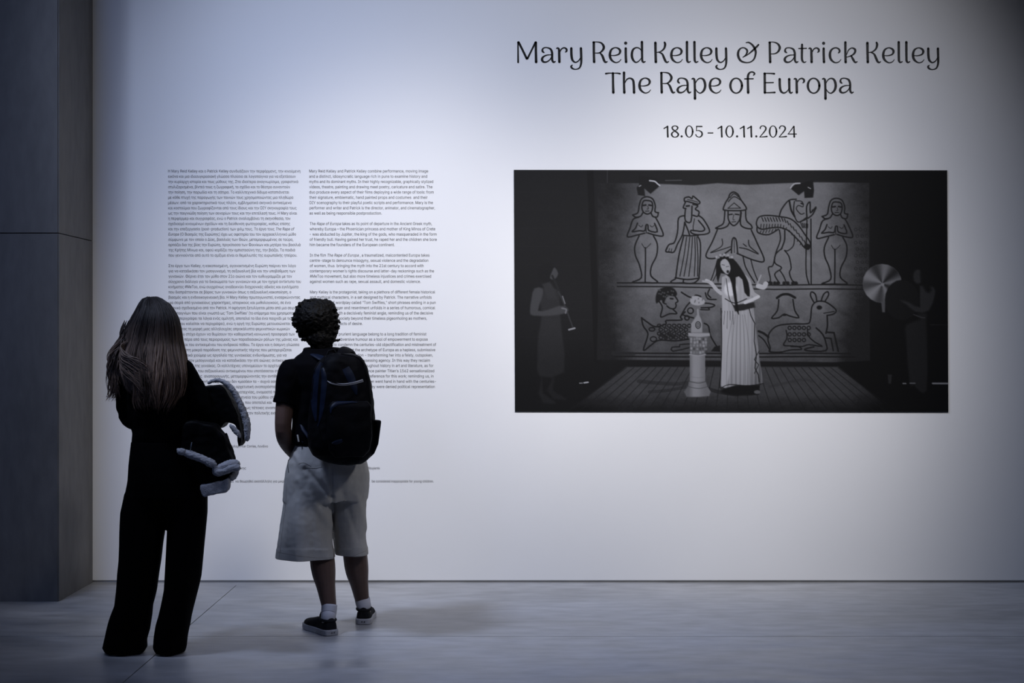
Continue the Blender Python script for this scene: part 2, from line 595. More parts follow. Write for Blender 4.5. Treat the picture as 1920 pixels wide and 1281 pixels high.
def contours(body):
    c = bpy.data.curves.new('t', 'FONT')
    c.body = body
    if FONT:
        c.font = FONT
    c.size = 1.0
    o = bpy.data.objects.new('t', c)
    COL.objects.link(o)
    dg = bpy.context.evaluated_depsgraph_get()
    cu = o.to_curve(dg)
    out = []
    for sp_ in cu.splines:
        P = []
        if sp_.type == 'BEZIER':
            bp_ = sp_.bezier_points
            n = len(bp_)
            for i in range(n):
                p0, p1 = bp_[i], bp_[(i + 1) % n]
                A_, B_, C_, D2 = p0.co, p0.handle_right, p1.handle_left, p1.co
                st_ = 1 if ((B_ - A_).cross(D2 - A_).length < 1e-6 and (C_ - A_).cross(D2 - A_).length < 1e-6) else 3
                for k in range(st_):
                    t = k / st_
                    q_ = A_ * (1 - t) ** 3 + B_ * 3 * t * (1 - t) ** 2 + C_ * 3 * t * t * (1 - t) + D2 * t ** 3
                    P.append((q_.x, q_.y))
        else:
            P = [(p_.co.x, p_.co.y) for p_ in sp_.points]
        out.append(P)
    o.to_curve_clear()
    bpy.data.objects.remove(o)
    bpy.data.curves.remove(c)
    return out


LSB = None


def glyph(ch):
    """triangles of one letter (overlapping outlines united by winding number) and its advance"""
    global LSB
    if LSB is None:
        LSB = min(p_[0] for p_ in contours('l')[0])
    if ch in GC:
        return GC[ch]
    both = contours(ch + 'l')
    adv = min(p_[0] for p_ in both[-1]) - LSB
    cs = both[:-1]
    V, E_ = [], []
    for P in cs:
        o_ = len(V)
        V += [Vector(p_) for p_ in P]
        E_ += [(o_ + i, o_ + (i + 1) % len(P)) for i in range(len(P))]
    tris, vo = [], []
    if V:
        vo, _, fo, *_r = delaunay_2d_cdt(V, E_, [], 0, 1e-6)
        for t_ in fo:
            cx_ = sum(vo[i].x for i in t_) / 3
            cy_ = sum(vo[i].y for i in t_) / 3
            wn = 0
            for P in cs:
                for i in range(len(P)):
                    x0, y0 = P[i]
                    x1, y1 = P[(i + 1) % len(P)]
                    if (y0 > cy_) != (y1 > cy_):
                        xi = x0 + (cy_ - y0) / (y1 - y0) * (x1 - x0)
                        if xi > cx_:
                            wn += 1 if y1 > y0 else -1
            if wn:
                tris.append(tuple(t_))
    GC[ch] = (np.array([(v.x, v.y) for v in vo]).reshape(-1, 2), tris, adv)
    return GC[ch]


def text_mesh(s, shear=0.0):
    x, cos, fcs, off = 0.0, [], [], 0
    for ch in s:
        c, f_, adv = glyph(ch)
        if len(c):
            c2 = c.copy()
            c2[:, 0] += x + shear * c[:, 1]
            cos.append(c2)
            fcs += [tuple(i + off for i in q_) for q_ in f_]
            off += len(c)
        x += adv
    return np.concatenate(cos), fcs


def text_line(parent, parts, x0, x1, base, em):
    """parts: list of (string, italic); laid from pixel x0 to x1"""
    cos, fcs, adv, off = [], [], 0.0, 0
    for s, it in parts:
        c, f = text_mesh(s, 0.2 if it else 0.0)
        cos.append(c + np.array([adv, 0]))
        fcs += [tuple(i + off for i in q) for q in f]
        off += len(c)
        adv += c[:, 0].max() + 0.20
    c = np.concatenate(cos)
    mn, mx = c[:, 0].min(), c[:, 0].max()
    vs = [wall_pt(x0 + (x - mn) / (mx - mn) * (x1 - x0), base - y * em, 0.0008) for x, y in c]
    MB().add(vs, fcs).build('text_line', M_text, parent, smooth=False)


HCAP = text_mesh('H')[0][:, 1].max()
STEP = 9.859
B0 = 323.5
EM = 5.35 / HCAP
EN = [
 (1, [("Mary Reid Kelley and Patrick Kelley combine performance, moving image", 579.8, 802.8)]),
 (2, [("and a distinct, idiosyncratic language rich in puns to examine history and", 579.8, 801)]),
 (3, [("myths and its dominant myths. In their highly recognizable, graphically stylized", 580, 812.2)]),
 (4, [("videos, theatre, painting and drawing meet poetry, caricature and satire. The", 580, 810.8)]),
 (5, [("duo produce every aspect of their films deploying a wide range of tools: from", 580, 813)]),
 (6, [("their signature, emblematic, hand painted props and costumes  and their", 580.2, 801.7)]),
 (7, [("DIY scenography to their playful poetic scripts and performance. Mary is the", 580.6, 811.7)]),
 (8, [("performer and writer and Patrick is the director, animator, and cinematographer,", 580.4, 815.5)]),
 (9, [("as well as being responsible postproduction.", 580.3, 715.8)]),
 (11, [("The |Rape of Europa| takes as its point of departure in the Ancient Greek myth,", 580.8, 809.8)]),
 (12, [("whereby Europa – the Phoenician princess and mother of King Minos of Crete", 580.8, 816)]),
 (13, [("- was abducted by Jupiter, the king of the gods, who masqueraded in the form", 580.8, 818.7)]),
 (14, [("of friendly bull. Having gained her trust, he raped her and the children she bore", 580.8, 818.9)]),
 (15, [("him became the founders of the European continent.", 580.8, 739.9)]),
 (17, [("In the film |The Rape of Europa|, a traumatized, malcontented Europa takes", 581, 805.2)]),
 (18, [("centre-stage to denounce misogyny, sexual violence and the degradation", 581, 803)]),
 (19, [("of women, thus  bringing the myth into the 21st century to accord with", 581, 794.2)]),
 (20, [("contemporary women’s rights discourse and latter-day reckonings such as the", 581, 813.7)]),
 (21, [("#MeToo movement, but also more timeless injustices and crimes exercised", 581, 808.3)]),
 (22, [("against women such as rape, sexual assault, and domestic violence.", 581, 788.8)]),
 (24, [("Mary Kelley is the protagonist, taking on a plethora of different female historical", 581.3, 815.8)]),
 (25, [("and mythical characters, in a set designed by Patrick. The narrative unfolds", 581.3, 809.2)]),
 (26, [("in the for", 581.4, 613), ("m of wordplay called “Tom Swifties,” short phrases ending in a pun", 614.2, 816.9)]),
 (27, [("in which her", 581.4, 623), ("anger and resentment unfolds in a series of humorous, comical", 626.4, 815.8)]),
 (28, [("situations and", 581.5, 628), ("with a decisively feminist angle, reminding us of the decisive", 630.5, 811.7)]),
 (29, [("role women have", 581.5, 632), ("society beyond their timeless pigeonholing as mothers,", 635, 800.5)]),
 (30, [("wives or mute", 581.5, 627), ("objects of desire.", 629, 679.8)]),
 (32, [("Their humour and", 581.6, 632), ("prurient language belong to a long tradition of feminist", 635.3, 799.4)]),
 (33, [("art that employs", 581.6, 630), ("subversive humour as a tool of empowerment to expose", 632, 802)]),
 (34, [("misogyny and to", 581.6, 631), ("condemn the centuries-old objectification and mistreatment of", 634.2, 817.7)]),
 (35, [("women. The artists subver", 581.6, 661), ("t the archetype of Europa as a hapless, submissive", 661.8, 816)]),
 (36, [("object of desire and abducti", 581.7, 674), ("on - transforming her into a feisty, outspoken,", 674.6, 811.4)]),
 (37, [("woman with a voice and po", 581.7, 681), ("ssessing agency. In this way they reclaim", 682.2, 806.2)]),
 (38, [("a story that was repeated thr", 581.7, 685), ("oughout history in art and literature, as for", 685.7, 812.6)]),
 (39, [("example in the Renaiss", 581.8, 686), ("ance painter Titian’s 1562 sensationalized", 687.3, 814.2)]),
 (40, [("version of the myth, a key", 581.8, 688), ("reference for this work; reminding us, in", 692, 812.7)]),
 (41, [("turn, how this depictio", 581.8, 697.6), ("n went hand in hand with the centuries-", 698.3, 817.4)]),
 (42, [("old reality in which th", 581.9, 696), ("ey were denied political representation", 696.8, 815.2)]),
]
GR = [
 (1, [("Η Mary Reid Kelley και ο Patrick Kelley συνδυάζουν την περφόρμανς, την κινούμενη", 315.4, 563.1)]),
 (2, [("εικόνα και μια ιδιοσυγκρασιακή γλώσσα πλούσια σε λογοπαίγνια για να εξετάσουν", 315.4, 554.5)]),
 (3, [("την κυρίαρχη ιστορία και τους μύθους της. Στα ιδιαίτερα αναγνωρίσιμα, γραφιστικά", 315.5, 559.2)]),
 (4, [("στυλιζαρισμένα, βίντεό τους η ζωγραφική, το σχέδιο και το θέατρο συναντούν", 315.5, 543.9)]),
 (5, [("την ποίηση, την παρωδία και τη σάτιρα. Το καλλιτεχνικό δίδυμο καταπιάνεται", 315.5, 542)]),
 (6, [("με κάθε πτυχή της παραγωγής των ταινιών τους χρησιμοποιώντας μια πληθώρα", 315.5, 549.8)]),
 (7, [("μέσων: από τα χαρακτηριστικά τους πλέον, εμβληματικά σκηνικά αντικείμενα", 315.5, 546.7)]),
 (8, [("και κοστούμια που ζωγραφίζονται από τους ίδιους και την DIY σκηνογραφία τους", 315.6, 556)]),
 (9, [("ως την παιγνιώδη ποίηση των σεναρίων τους και την επιτέλεσή τους. Η Mary είναι", 315.6, 556.9)]),
 (10, [("η περφόρμερ και συγγραφέας, ενώ ο Patrick αναλαμβάνει τη σκηνοθεσία, τον", 315.8, 544.7)]),
 (11, [("σχεδιασμό κινουμένων σχεδίων και τη διεύθυνση φωτογραφίας, καθώς επίσης", 315.7, 543.9)]),
 (12, [("και την επεξεργασία (post-production) των φιλμ τους. Το έργο τους |The Rape of|", 315.8, 552.2)]),
 (13, [("|Europa| (Ο Βιασμός της Ευρώπης) έχει ως αφετηρία του τον αρχαιοελληνικό μύθο", 315.8, 555)]),
 (14, [("σύμφωνα με τον οποίο ο Δίας, βασιλιάς των Θεών, μεταμορφωμένος σε ταύρο,", 315.8, 549.8)]),
 (15, [("αρπάζει δια της βίας την Ευρώπη, πριγκίπισσα των Φοινίκων και μητέρα του βασιλιά", 315.8, 563.6)]),
 (16, [("της Κρήτης Μίνωα και, αφού κερδίζει την εμπιστοσύνη της, την βιάζει. Τα παιδιά", 316, 553.3)]),
 (17, [("που γεννιούνται από αυτό το σμίξιμο είναι οι θεμελιωτές της ευρωπαϊκής ηπείρου.", 316, 556.9)]),
 (19, [("Στο έργο των Kelley, η κακοποιημένη, αγανακτισμένη Ευρώπη παίρνει τον λόγο", 316, 554.8)]),
 (20, [("για να καταδικάσει τον μισογυνισμό, τη σεξουαλική βία και την υποβάθμιση των", 316, 553.7)]),
 (21, [("γυναικών. Φέρνει έτσι τον μύθο στον 21ο αιώνα και τον ευθυγραμμίζει με τον", 316, 547.5)]),
 (22, [("σύγχρονο διάλογο για τα δικαιώματα των γυναικών και με τον ηχηρό αντίκτυπο του", 316, 564.2)]),
 (23, [("κινήματος #MeToo, ενώ συγχρόνως αναδεικνύει διαχρονικές αδικίες και εγκλήματα", 316, 559.7)]),
 (24, [("που διαπράττονται σε βάρος των γυναικών όπως η σεξουαλική κακοποίηση, ο", 316.1, 546)]),
 (25, [("βιασμός και η ενδοοικογενειακή βία. Η Mary Kelley πρωταγωνιστεί, ενσαρκώνοντας", 316.2, 562.8)]),
 (26, [("μια σειρά από γυναικείους χαρακτήρες, ιστορικούς και μυθολογικούς, σε ένα", 316.2, 545.2)]),
 (27, [("σκηνικό σχεδιασμένο από τον Patrick. Η αφήγηση ξετυλίγεται μέσα από μια σειρά", 316.2, 555.7)]),
 (28, [("λογοπαιγνίων που είναι γνωστά ως ‘Tom Swifties’ (το επίρρημα που χρησιμοποιείται", 316.3, 565.5)]),
 (29, [("ώστε οι", 316.4, 333.5), ("περιγράψει τα λόγια ενός ομιλητή, αποτελεί το ίδιο ένα παιχνίδι με τις", 336.2, 546.4)]),
 (30, [("λέξεις", 316.4, 334), ("που καλείται να περιγράψει), ενώ η οργή της Ευρώπης μετουσιώνεται", 336.2, 544)]),
 (31, [("παίρνο", 316.5, 336.6), ("ντας τη μορφή μιας αλληλουχίας απροκάλυπτα φεμινιστικών κωμικών", 337.2, 543.6)]),
 (32, [("σκετς", 316.5, 333), ("που στόχο έχουν να θυμίσουν την καθοριστική κοινωνική προσφορά των", 335.6, 552.7)]),
 (33, [("γυναικώ", 316.6, 339.6), ("ν πέρα από τους περιορισμούς των παραδοσιακών ρόλων της μάνας και", 340.3, 558.4)]),
 (34, [("συζύγου", 316.6, 341), ("και του αντικειμένου του ανδρικού πόθου. Το έργο και η άσεμνη γλώσσα", 343.7, 561)]),
 (35, [("τους ανήκ", 311, 340), ("ει στη μακρά παράδοση της φεμινιστικής τέχνης που μεταχειρίζεται", 340.8, 547)]),
 (36, [("το ανατρ", 316.7, 342.4), ("επτικό χιούμορ ως εργαλείο της γυναικείας ενδυνάμωσης, για να", 343, 537.2)]),
 (37, [("εκθέσει την", 316.7, 352), ("τον μισογυνισμό και να καταδικάσει την επί αιώνες αντικειμενοποίηση", 354.2, 565)]),
 (38, [("και απαξίωση τ", 316.8, 368.4), ("ης γυναίκας. Οι καλλιτέχνες υπονομεύουν το αρχέτυπο", 369, 530)]),
 (39, [("της Ευρώπης και τ", 316.8, 374.3), ("ου σεξουαλικού αντικειμένου που υποτάσσεται στο", 375, 525)]),
 (40, [("έργο της φυσικής", 316.9, 379), ("αναπαραγωγής, μεταμορφώνοντάς την αντίθετα", 383, 528)]),
 (41, [("σε μια δυναμική φωνή - συχνά", 317, 419), ("που δεν «μασάει» τα - συχνά ασεβή", 422, 525)]),
 (42, [("λόγια της και ανατρέπει τη", 317, 436.2), ("ν αρχετυπική αναπαράσταση", 436.9, 523)]),
 (43, [("της γυναίκας στην τέχνη και λ", 317, 442), ("ογοτεχνίας, ονομαστό παρ", 442.8, 524)]),
 (44, [("άδειγμα της οποίας είναι η ερ", 317.1, 448.7), ("μηνεία του μύθου στην", 449.4, 521)]),
 (45, [("Αρπαγή της Ευρώπης του 1562", 317.1, 454.5), (", που αποτελεί και", 456.4, 509.5)]),
 (46, [("αναφορά του, υπενθυμίζοντας π", 317.2, 460.4), ("ως τέτοιες αναπαρ", 461, 523)]),
 (47, [("συνοδεύονταν από αιώνες όπου ήτ", 317.2, 466.6), ("αν πολιτικής εκπρ", 467.3, 522)]),
]


def put_text(root, table, em):
    for ln, segs in table:
        base = B0 + STEP * (ln - 1)
        for s, x0, x1 in segs:
            parts = []
            for i, q in enumerate(s.split('|')):
                if q.strip():
                    parts.append((q.strip(), i % 2 == 1))
            dx = (base - 320) * SH
            text_line(root, parts, x0 - dx, x1 - dx, base, em)


r = empty('wall_text', wall_pt(315, 500, 0.0005), 'small black wall text in Greek, left column behind the two visitors', 'wall text')
put_text(r, GR, EM)
r = empty('wall_text', wall_pt(580, 500, 0.0005), 'small black wall text in English, right column beside the dark print', 'wall text')
put_text(r, EN, EM)


def foot(label, rows):
    rr = empty('wall_credit', wall_pt(rows[0][1], rows[0][3], 0.0005), label, 'wall text')
    for s, x0, x1, base in rows:
        dx = (base - 320) * SH
        text_line(rr, [(s, False)], x0 - dx, x1 - dx, base, 4.7 / HCAP)


foot('tiny Greek credit lines low on the wall between the woman and the man',
     [("Με την άδεια των καλλιτεχνών και", 318, 428), ("Γκαλερί Pilar Corrias, Λονδίνο", 430.5, 502.4)] and
     [("Με την άδεια των καλλιτεχνών και", 322, 428, 839.2), ("Γκαλερί Pilar Corrias, Λονδίνο", 430.5, 502.4, 839.2),
      ("Επιμέλεια έκθεσης: Δημήτρης Τσουμπλεκάκης", 318, 461.4, 880.3),
      ("Το έργο περιέχει σκηνές που μπορεί", 318, 438, 904.8), ("να θεωρηθεί ακατάλληλη για μικρά παιδιά.", 441, 556, 904.8)])
foot('tiny English credit lines low on the wall just right of the backpack wearer',
     [("Exhibition curated by Stamatis Schizakis, Ioli Tzanetaki-Mouyiannis", 583, 712, 880.3),
      ("Please note that the content may", 583, 692, 904.8), ("be considered inappropriate for young children.", 697.3, 813, 904.8)])

# ------------------------------------------------------------------ the mounted print
PX0, PY0, PX1, PY1 = 963.5, 318.8, 1775.5, 772.2
CW, CHh = 813, 455
cv = np.zeros((CHh, CW))
yy, xx = np.mgrid[0:CHh, 0:CW].astype(float)
XX, YY = xx + 963, yy + 318.5      # photograph pixel coordinates of every print pixel


def cA(p): return (940 + p[0] / 4.465, 300 + p[1] / 4.465)
def cB(p): return (1350 + p[0] / 4.267, 300 + p[1] / 4.267)
def cC(p): return (940 + p[0] / 4.465, 540 + p[1] / 4.465)
def cD(p): return (1350 + p[0] / 4.267, 540 + p[1] / 4.267)
def cI(p): return p


def vnoise(sx, sy, seed, octv=4):
    rs = np.random.RandomState(seed)
    out = np.zeros((CHh, CW))
    amp = 1.0
    tot = 0
    for o in range(octv):
        gx, gy = int(CW / sx) + 3, int(CHh / sy) + 3
        gr = rs.rand(gy, gx) - 0.5
        fx, fy = xx / sx, yy / sy
        ix, iy = fx.astype(int), fy.astype(int)
        tx, ty = fx - ix, fy - iy
        tx, ty = tx * tx * (3 - 2 * tx), ty * ty * (3 - 2 * ty)
        a = gr[iy, ix] * (1 - tx) + gr[iy, ix + 1] * tx
        b = gr[iy + 1, ix] * (1 - tx) + gr[iy + 1, ix + 1] * tx
        out += amp * (a * (1 - ty) + b * ty)
        tot += amp
        amp *= 0.5
        sx, sy = max(sx / 2, 1.5), max(sy / 2, 1.5)
    return out / tot


def sstep(a, b, x):
    t = np.clip((x - a) / (b - a), 0, 1)
    return t * t * (3 - 2 * t)


def stroke(pts, wd, val, conv=cI, sub=5, alpha=1.0, closed=False, dx=0, dy=0):
    global cv
    P = [conv(p) for p in pts]
    P = [(p[0] + dx, p[1] + dy) for p in P]
    S = smooth_path(P, sub, closed) if sub > 1 else [np.array(p) for p in P] + ([np.array(P[0])] if closed else [])
    S = np.array(S)
    x0, x1 = int(S[:, 0].min() - 963 - wd - 2), int(S[:, 0].max() - 963 + wd + 3)
    y0, y1 = int(S[:, 1].min() - 318.5 - wd - 2), int(S[:, 1].max() - 318.5 + wd + 3)
    x0, y0, x1, y1 = max(x0, 0), max(y0, 0), min(x1, CW), min(y1, CHh)
    if x1 <= x0 or y1 <= y0:
        return
    gx, gy = XX[y0:y1, x0:x1], YY[y0:y1, x0:x1]
    d = np.full(gx.shape, 1e9)
    for i in range(len(S) - 1):
        a, b = S[i], S[i + 1]
        ab = b - a
        l2 = ab @ ab + 1e-9
        t = np.clip(((gx - a[0]) * ab[0] + (gy - a[1]) * ab[1]) / l2, 0, 1)
        d = np.minimum(d, np.hypot(gx - a[0] - t * ab[0], gy - a[1] - t * ab[1]))
    m = np.clip(wd / 2 + 0.5 - d, 0, 1) * alpha
    cv[y0:y1, x0:x1] = cv[y0:y1, x0:x1] * (1 - m) + val * m


def fill(pts, val, conv=cI, soft=1.0, sub=1, alpha=1.0):
    """val: number or array over the whole canvas"""
    global cv
    P = [conv(p) for p in pts]
    if sub > 1:
        P = smooth_path(P, sub, True)
    P = np.array(P)
    inside = np.zeros(cv.shape, bool)
    dmin = np.full(cv.shape, 1e9)
    x0, x1 = max(int(P[:, 0].min() - 966 - soft * 2), 0), min(int(P[:, 0].max() - 960 + soft * 2), CW)
    y0, y1 = max(int(P[:, 1].min() - 321 - soft * 2), 0), min(int(P[:, 1].max() - 315 + soft * 2), CHh)
    if x1 <= x0 or y1 <= y0:
        return
    gx, gy = XX[y0:y1, x0:x1], YY[y0:y1, x0:x1]
    ins = np.zeros(gx.shape, bool)
    d = np.full(gx.shape, 1e9)
    n = len(P)
    for i in range(n):
        a, b = P[i], P[(i + 1) % n]
        c = (a[1] > gy) != (b[1] > gy)
        with np.errstate(divide='ignore', invalid='ignore'):
            xi = (b[0] - a[0]) * (gy - a[1]) / (b[1] - a[1] + 1e-12) + a[0]
        ins ^= c & (gx < xi)
        ab = b - a
        t = np.clip(((gx - a[0]) * ab[0] + (gy - a[1]) * ab[1]) / (ab @ ab + 1e-9), 0, 1)
        d = np.minimum(d, np.hypot(gx - a[0] - t * ab[0], gy - a[1] - t * ab[1]))
    sd = np.where(ins, d, -d)
    m = np.clip(0.5 + sd / (2 * soft), 0, 1) * alpha
    v = val[y0:y1, x0:x1] if hasattr(val, 'shape') else val
    cv[y0:y1, x0:x1] = cv[y0:y1, x0:x1] * (1 - m) + v * m


def circ(c, r, wd, val, conv=cI, ry=None, alpha=1.0):
    ry = ry or r
    stroke([(c[0] + r * math.cos(a * math.pi / 6), c[1] + ry * math.sin(a * math.pi / 6)) for a in range(12)], wd, val, conv, 3, alpha, True)


def disc(c, r, val, conv=cI, ry=None, soft=1.0, alpha=1.0):
    ry = ry or r
    fill([(c[0] + r * math.cos(a * math.pi / 10), c[1] + ry * math.sin(a * math.pi / 10)) for a in range(20)], val, conv, soft, 1, alpha)


# dark hall of the print
cv[:] = 0.108 - 0.06 * sstep(1500, 1700, XX) - 0.035 * sstep(560, 740, YY) + 0.01 * vnoise(60, 60, 1)
# brick courses faintly seen on the left
for k in range(9):
    stroke([(970, 360 + k * 34), (1112, 362 + k * 34)], 0.8, 0.135, sub=1, alpha=0.5)
stroke([(1106, 320), (1118, 680)], 12, 0.075, sub=1)
stroke([(885, 90), (880, 250), (860, 370), (835, 400), (820, 400)], 1.0, 0.20, cA)
# hanging cloth
cl = 0.355 - 0.13 * sstep(500, 680, YY) - 0.04 * sstep(430, 340, YY) * 0.5
cl = cl - 0.22 * sstep(1240, 1125, XX + 0.12 * (YY - 420)) - 0.22 * sstep(1530, 1635, XX)
cl = cl + 0.025 * np.exp(-((XX - 1290) / 90) ** 2 - ((YY - 400) / 90) ** 2) + 0.02 * np.exp(-((XX - 1470) / 60) ** 2 - ((YY - 370) / 60) ** 2)
cl = cl + 0.055 * vnoise(50, 40, 3) + 0.05 * vnoise(14, 10, 4, 3) + 0.02 * vnoise(2.2, 2.2, 5, 1)
for fx0, fy0, fx1, fy1, fa in ((1300, 350, 1330, 420, .03), (1240, 470, 1330, 520, -.03), (1480, 470, 1560, 500, .03), (1270, 395, 1240, 500, .025), (1450, 560, 1540, 640, .025),
                              (1180, 600, 1290, 640, -.03), (1500, 420, 1540, 530, -.03), (1400, 360, 1500, 380, .02), (1190, 380, 1215, 560, .02), (1540, 560, 1600, 600, -.03), (1330, 560, 1345, 650, .02)):
    fl2 = (fx1 - fx0) ** 2 + (fy1 - fy0) ** 2
    ft = np.clip(((XX - fx0) * (fx1 - fx0) + (YY - fy0) * (fy1 - fy0)) / fl2, 0, 1)
    fd = np.hypot(XX - fx0 - ft * (fx1 - fx0), YY - fy0 - ft * (fy1 - fy0))
    cl = cl + fa * np.exp(-(fd / 4.5) ** 2) * np.sin(ft * math.pi)
cl = np.clip(cl, 0.11, 1)
fill([(1119, 343), (1180, 343), (1250, 345), (1300, 347), (1345, 343), (1400, 346), (1470, 343), (1530, 341), (1629, 342), (1628, 500), (1629, 676), (1560, 679), (1420, 677), (1250, 675), (1117, 675), (1121, 500)], cl, soft=1.2)
# printed circles of the border
for X0, cols, nn in ((1123, 3, 34), (1600, 3, 34)):
    for k in range(20):
        for c in range(cols):
            v = 0.13 if X0 < 1300 else 0.10
            circ((X0 + 3 + c * 9 + (k % 2) * 3, 430 + k * 12.2), 2.6, 1.0, v, alpha=0.8)
INK = 0.085
LW = 2.7
dk = lambda pts, conv=cA, wd=LW, **k: stroke(pts, wd, INK, conv, **k)


def figure(dx, dy):
    K = dict(dx=dx, dy=dy)
    d = lambda pts, wd=LW, **k: stroke(pts, wd, INK, cA, dx=dx, dy=dy, **k)
    d([(1095, 460), (1138, 440), (1150, 380), (1170, 325), (1215, 307), (1262, 325), (1284, 380), (1282, 430), (1310, 440)])
    d([(1095, 460), (1120, 478), (1160, 470), (1180, 440)])
    d([(1310, 440), (1300, 475), (1265, 472), (1250, 445)])
    d([(1172, 395), (1185, 345), (1217, 338), (1255, 350), (1262, 395), (1250, 435), (1218, 452), (1185, 435)], closed=True)
    d([(1184, 380), (1205, 376)], 3.2)
    d([(1232, 376), (1252, 380)], 3.2)
    d([(1222, 385), (1226, 408), (1216, 410)], 1.2)
    d([(1203, 428), (1232, 426)], 1.6)
    d([(1145, 478), (1098, 498), (1072, 570), (1050, 642), (1130, 628), (1195, 612)])
    d([(1285, 478), (1318, 540), (1350, 630), (1290, 630), (1220, 610)])
    d([(1135, 528), (1118, 570), (1090, 600), (1150, 592), (1195, 592), (1206, 545), (1222, 545), (1230, 590), (1300, 600), (1278, 530)], sub=3)
    d([(1207, 548), (1208, 612)], 1.4)
    d([(1145, 545), (1165, 560), (1178, 545)], 1.2)
    d([(1240, 548), (1258, 560), (1275, 545)], 1.2)
    d([(1148, 635), (1112, 720), (1117, 800), (1150, 880), (1165, 985), (1090, 1024), (1195, 1026)], sub=4)
    d([(1268, 635), (1300, 705), (1293, 800), (1250, 890), (1246, 970), (1302, 1024), (1200, 1026)], sub=4)
    d([(1200, 735), (1200, 860), (1197, 1024)])
    d([(1170, 700), (1200, 738), (1245, 700)], 1.2)


figure(0, 0)
figure(355, 2.4)
# bearded man in a long skirt
dk([(1530, 345), (1530, 318), (1565, 308), (1592, 322), (1600, 302), (1628, 322), (1658, 352), (1640, 368), (1590, 356), (1550, 345)], closed=True)
dk([(1555, 330), (1600, 340), (1640, 352)], wd=1.4)
dk([(1537, 352), (1518, 398), (1540, 405), (1535, 420), (1535, 505), (1582, 515), (1592, 385)], sub=3)
dk([(1545, 385), (1568, 382)], wd=3.4)
dk([(1600, 370), (1640, 382), (1620, 410), (1650, 432), (1638, 470), (1602, 462)])
dk([(1525, 465), (1478, 488), (1470, 600), (1442, 690), (1398, 708), (1370, 762), (1400, 770), (1440, 768), (1470, 700), (1512, 620), (1530, 520)], sub=4)
for a in (0, 1, 2):
    dk([(1385 + 18 * a, 735 + 4 * a), (1372 + 22 * a, 764)], wd=1.4)
dk([(1518, 630), (1580, 634), (1645, 628)])
dk([(1520, 640), (1480, 800), (1453, 985)])
dk([(1640, 640), (1662, 720), (1648, 985)])
dk([(1448, 985), (1550, 1000), (1650, 988)])
for a, b in ((1545, 1488), (1572, 1522), (1594, 1562), (1614, 1608), (1630, 1636)):
    dk([(a, 645), ((a + b) / 2 + 6, 800), (b, 972)], wd=1.8)
dk([(1648, 465), (1690, 500), (1738, 602), (1650, 625), (1590, 612), (1585, 588), (1670, 596), (1696, 572), (1645, 505)], sub=4)
dk([(1530, 520), (1558, 590), (1570, 628)])
dk([(1612, 490), (1600, 560), (1604, 592)], wd=1.6)
dk([(1450, 995), (1412, 1018), (1430, 1030), (1512, 1028)])
dk([(1520, 1000), (1522, 1028), (1600, 1030), (1645, 998)])
# shelf line
for (ya, yb) in ((530.4, 534.3), (537.2, 542.2)):
    stroke([(1156, ya), (1240, ya + 0.2), (1345, (ya + yb) / 2), (1450, yb), (1540, yb - 1), (1622, yb)], 2.4, INK, sub=3)
for (ya, x1) in ((662, 1592), (668.5, 1600)):
    stroke([(1150, ya), (1230, ya + 0.5), (1400, ya + 0.8), (1500, ya), (x1, ya + 0.6)], 2.6, INK, sub=3)
stroke([(1148, 663), (1185, 664)], 8, 0.14, alpha=0.7)
# crowned centre figure
db = lambda pts, wd=LW, **k: stroke(pts, wd, INK, cB, **k)
db([(22, 388), (40, 340), (62, 305), (78, 268), (108, 255), (140, 275), (160, 312), (205, 380), (188, 400), (110, 404), (35, 400)], closed=True)
db([(58, 386), (108, 342), (160, 384)], 1.6, closed=True, sub=1)
db([(62, 332), (108, 292), (165, 322)], 1.8)
db([(75, 300), (108, 268), (145, 295)], 1.8)
db([(60, 412), (64, 480), (105, 524), (150, 480), (162, 408)])
db([(70, 436), (92, 432)], 2.6)
db([(118, 432), (145, 436)], 2.6)
db([(106, 435), (98, 474), (112, 476)], 1.2)
db([(90, 494), (120, 492)], 1.6)
db([(34, 402), (24, 500), (-15, 530), (-40, 545), (0, 548), (50, 530), (70, 500)])
db([(200, 405), (206, 480), (245, 522), (245, 548), (190, 540), (158, 508), (165, 420)])
dk([(1802, 585), (1762, 680), (1706, 800), (1765, 825), (1850, 790), (1915, 745)])
dk([(1842, 660), (1838, 720), (1745, 775), (1850, 745), (1910, 725)], wd=1.8)
db([(245, 560), (290, 660), (347, 802), (270, 802), (130, 746)])
db([(85, 742), (90, 650), (105, 620), (125, 645), (135, 742)])
db([(107, 625), (108, 740)], 1.2)
db([(222, 640), (232, 690), (300, 750), (210, 712), (150, 700)], 2.0)
db([(180, 670), (205, 690)], 1.8)
db([(178, 770), (200, 860), (270, 980)], 2.4)
db([(240, 795), (262, 880), (295, 965)], 2.0)
dk([(1805, 830), (1765, 960), (1735, 1030)], wd=2.0)
dk([(1835, 830), (1790, 960), (1765, 1010)], wd=1.6)
